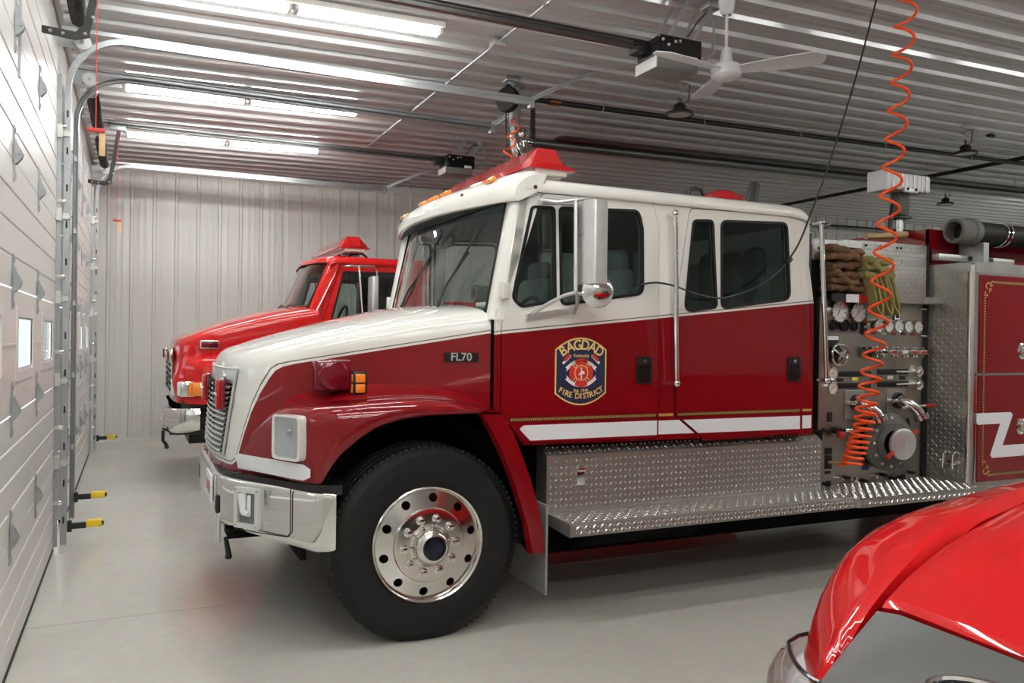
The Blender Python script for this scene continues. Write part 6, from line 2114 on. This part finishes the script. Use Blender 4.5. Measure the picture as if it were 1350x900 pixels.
# pipe crossing
t = thing('gas_pipe', 'black pipe crossing the ceiling at right angles to the others', 'pipe', (11.6, 9, 4.1))
MB().cyl((11.6, 6.2, zc(11.6) - .10), (11.6, 13.1, zc(11.6) - .10), .03, n=12).build('pipe', 'black_pipe', t)
t = thing('gas_pipe', 'black pipe running just below the top of the far wall', 'pipe', (9, 12.9, 3.9))
MB().cyl((5.5, 12.7, zc(5.5) - .26), (18, 12.7, zc(18) - .26), .025, n=10).build('pipe', 'black_pipe', t)
for x in (6.0, 9.0, 12.0, 15.0):
    MB().cyl((x, 12.7, zc(x) - .24), (x, 12.7, zc(x)), .006, n=6).build('hanger', 'galvanised', t)


# coiled orange air hoses
def helix(p0, p1, r0, r1, turns, n=14, wob=None):
    pts = []
    N_ = int(turns * n)
    for k in range(N_ + 1):
        f = k / N_
        c = Vector(p0).lerp(Vector(p1), f)
        a = 2 * math.pi * turns * f
        r = r0 + (r1 - r0) * f
        pts.append((c.x + r * math.cos(a), c.y + r * math.sin(a), c.z))
    return pts


t = thing('air_hose', 'coiled orange air hose hanging down in front of the pump panel', 'hose', (5.3, 4.3, .7))
top = Vector((5.66, 4.22, 4.14)); bot = Vector((5.17, 4.22, .745))
hp = []
ztab = np.linspace(4.11, .72, 1200)
ang = 0; last = 4.14
for z in ztab:
    s_ = (z - .72) / 3.42
    pitch = .038 + .165 * min(1, max(0, (s_ - .04) / .30))**1.25
    ang += 2 * math.pi * (last - z) / pitch
    last = z
    r = .068
    x = np.interp(z, [.72, 1.0, 1.35, 1.8, 2.6, 4.14], [5.15, 5.27, 5.335, 5.405, 5.50, 5.66])
    yh = float(np.interp(z, [.72, 1.4, 2.0, 4.14], [4.21, 4.14, 4.10, 4.10]))
    hp.append((.52 + (x - .52) * yh / 4.22 + r * math.cos(ang), yh + r * math.sin(ang), z))
# thin out straight parts but keep ~14 points a turn
keep = [hp[0]]; acc = 0
for a, b in zip(hp[:-1], hp[1:]):
    acc += (Vector(b) - Vector(a)).length
    if acc > .022:
        keep.append(b); acc = 0
MB().tube(keep, .0105, 8).build('coil', 'orange_hose', t)
MB().tube([(5.20, 4.24, .735), (5.16, 4.34, .72), (5.15, 4.42, .72)], .010, 8).build('fitting', 'gold', t)

t = thing('air_hose', 'coiled orange air hose hanging beyond the engine roof', 'hose', (3.8, 6.9, 2.6))
kp = []
for k in range(90):
    f = k / 89
    c = Vector((3.86, 7.15, 3.74)).lerp(Vector((3.52, 6.75, 2.95)), f)
    a = 2 * math.pi * 4.6 * f + 1
    kp.append((c.x + .045 * math.cos(a), c.y + .045 * math.sin(a), c.z))
MB().tube(kp, .009, 6).build('coil', 'orange_hose', t)

# shore line cord drooping to the driver's window
t = thing('power_cord', 'black cord drooping from the ceiling to the driver window', 'cord', (4.5, 4.0, 1.9))
cp_ = spl([(5.20, 4.05, 4.15), (4.93, 4.06, 3.30), (4.62, 4.07, 2.52), (4.45, 4.08, 2.18), (4.28, 4.08, 2.02), (4.05, 4.08, 1.91), (3.85, 4.08, 1.865), (3.65, 4.08, 1.89), (3.48, 4.09, 1.935), (3.36, 4.115, 1.945), (3.30, 4.14, 1.93)], 70)
MB().tube(cp_, .0065, 6).build('cable', 'cord_black', t)
MB().rbox((4.41, 4.08, 2.13), (.06, .035, .035), .012, M=Matrix.Rotation(R(-40), 3, 'Y')).build('plug', 'black', t)
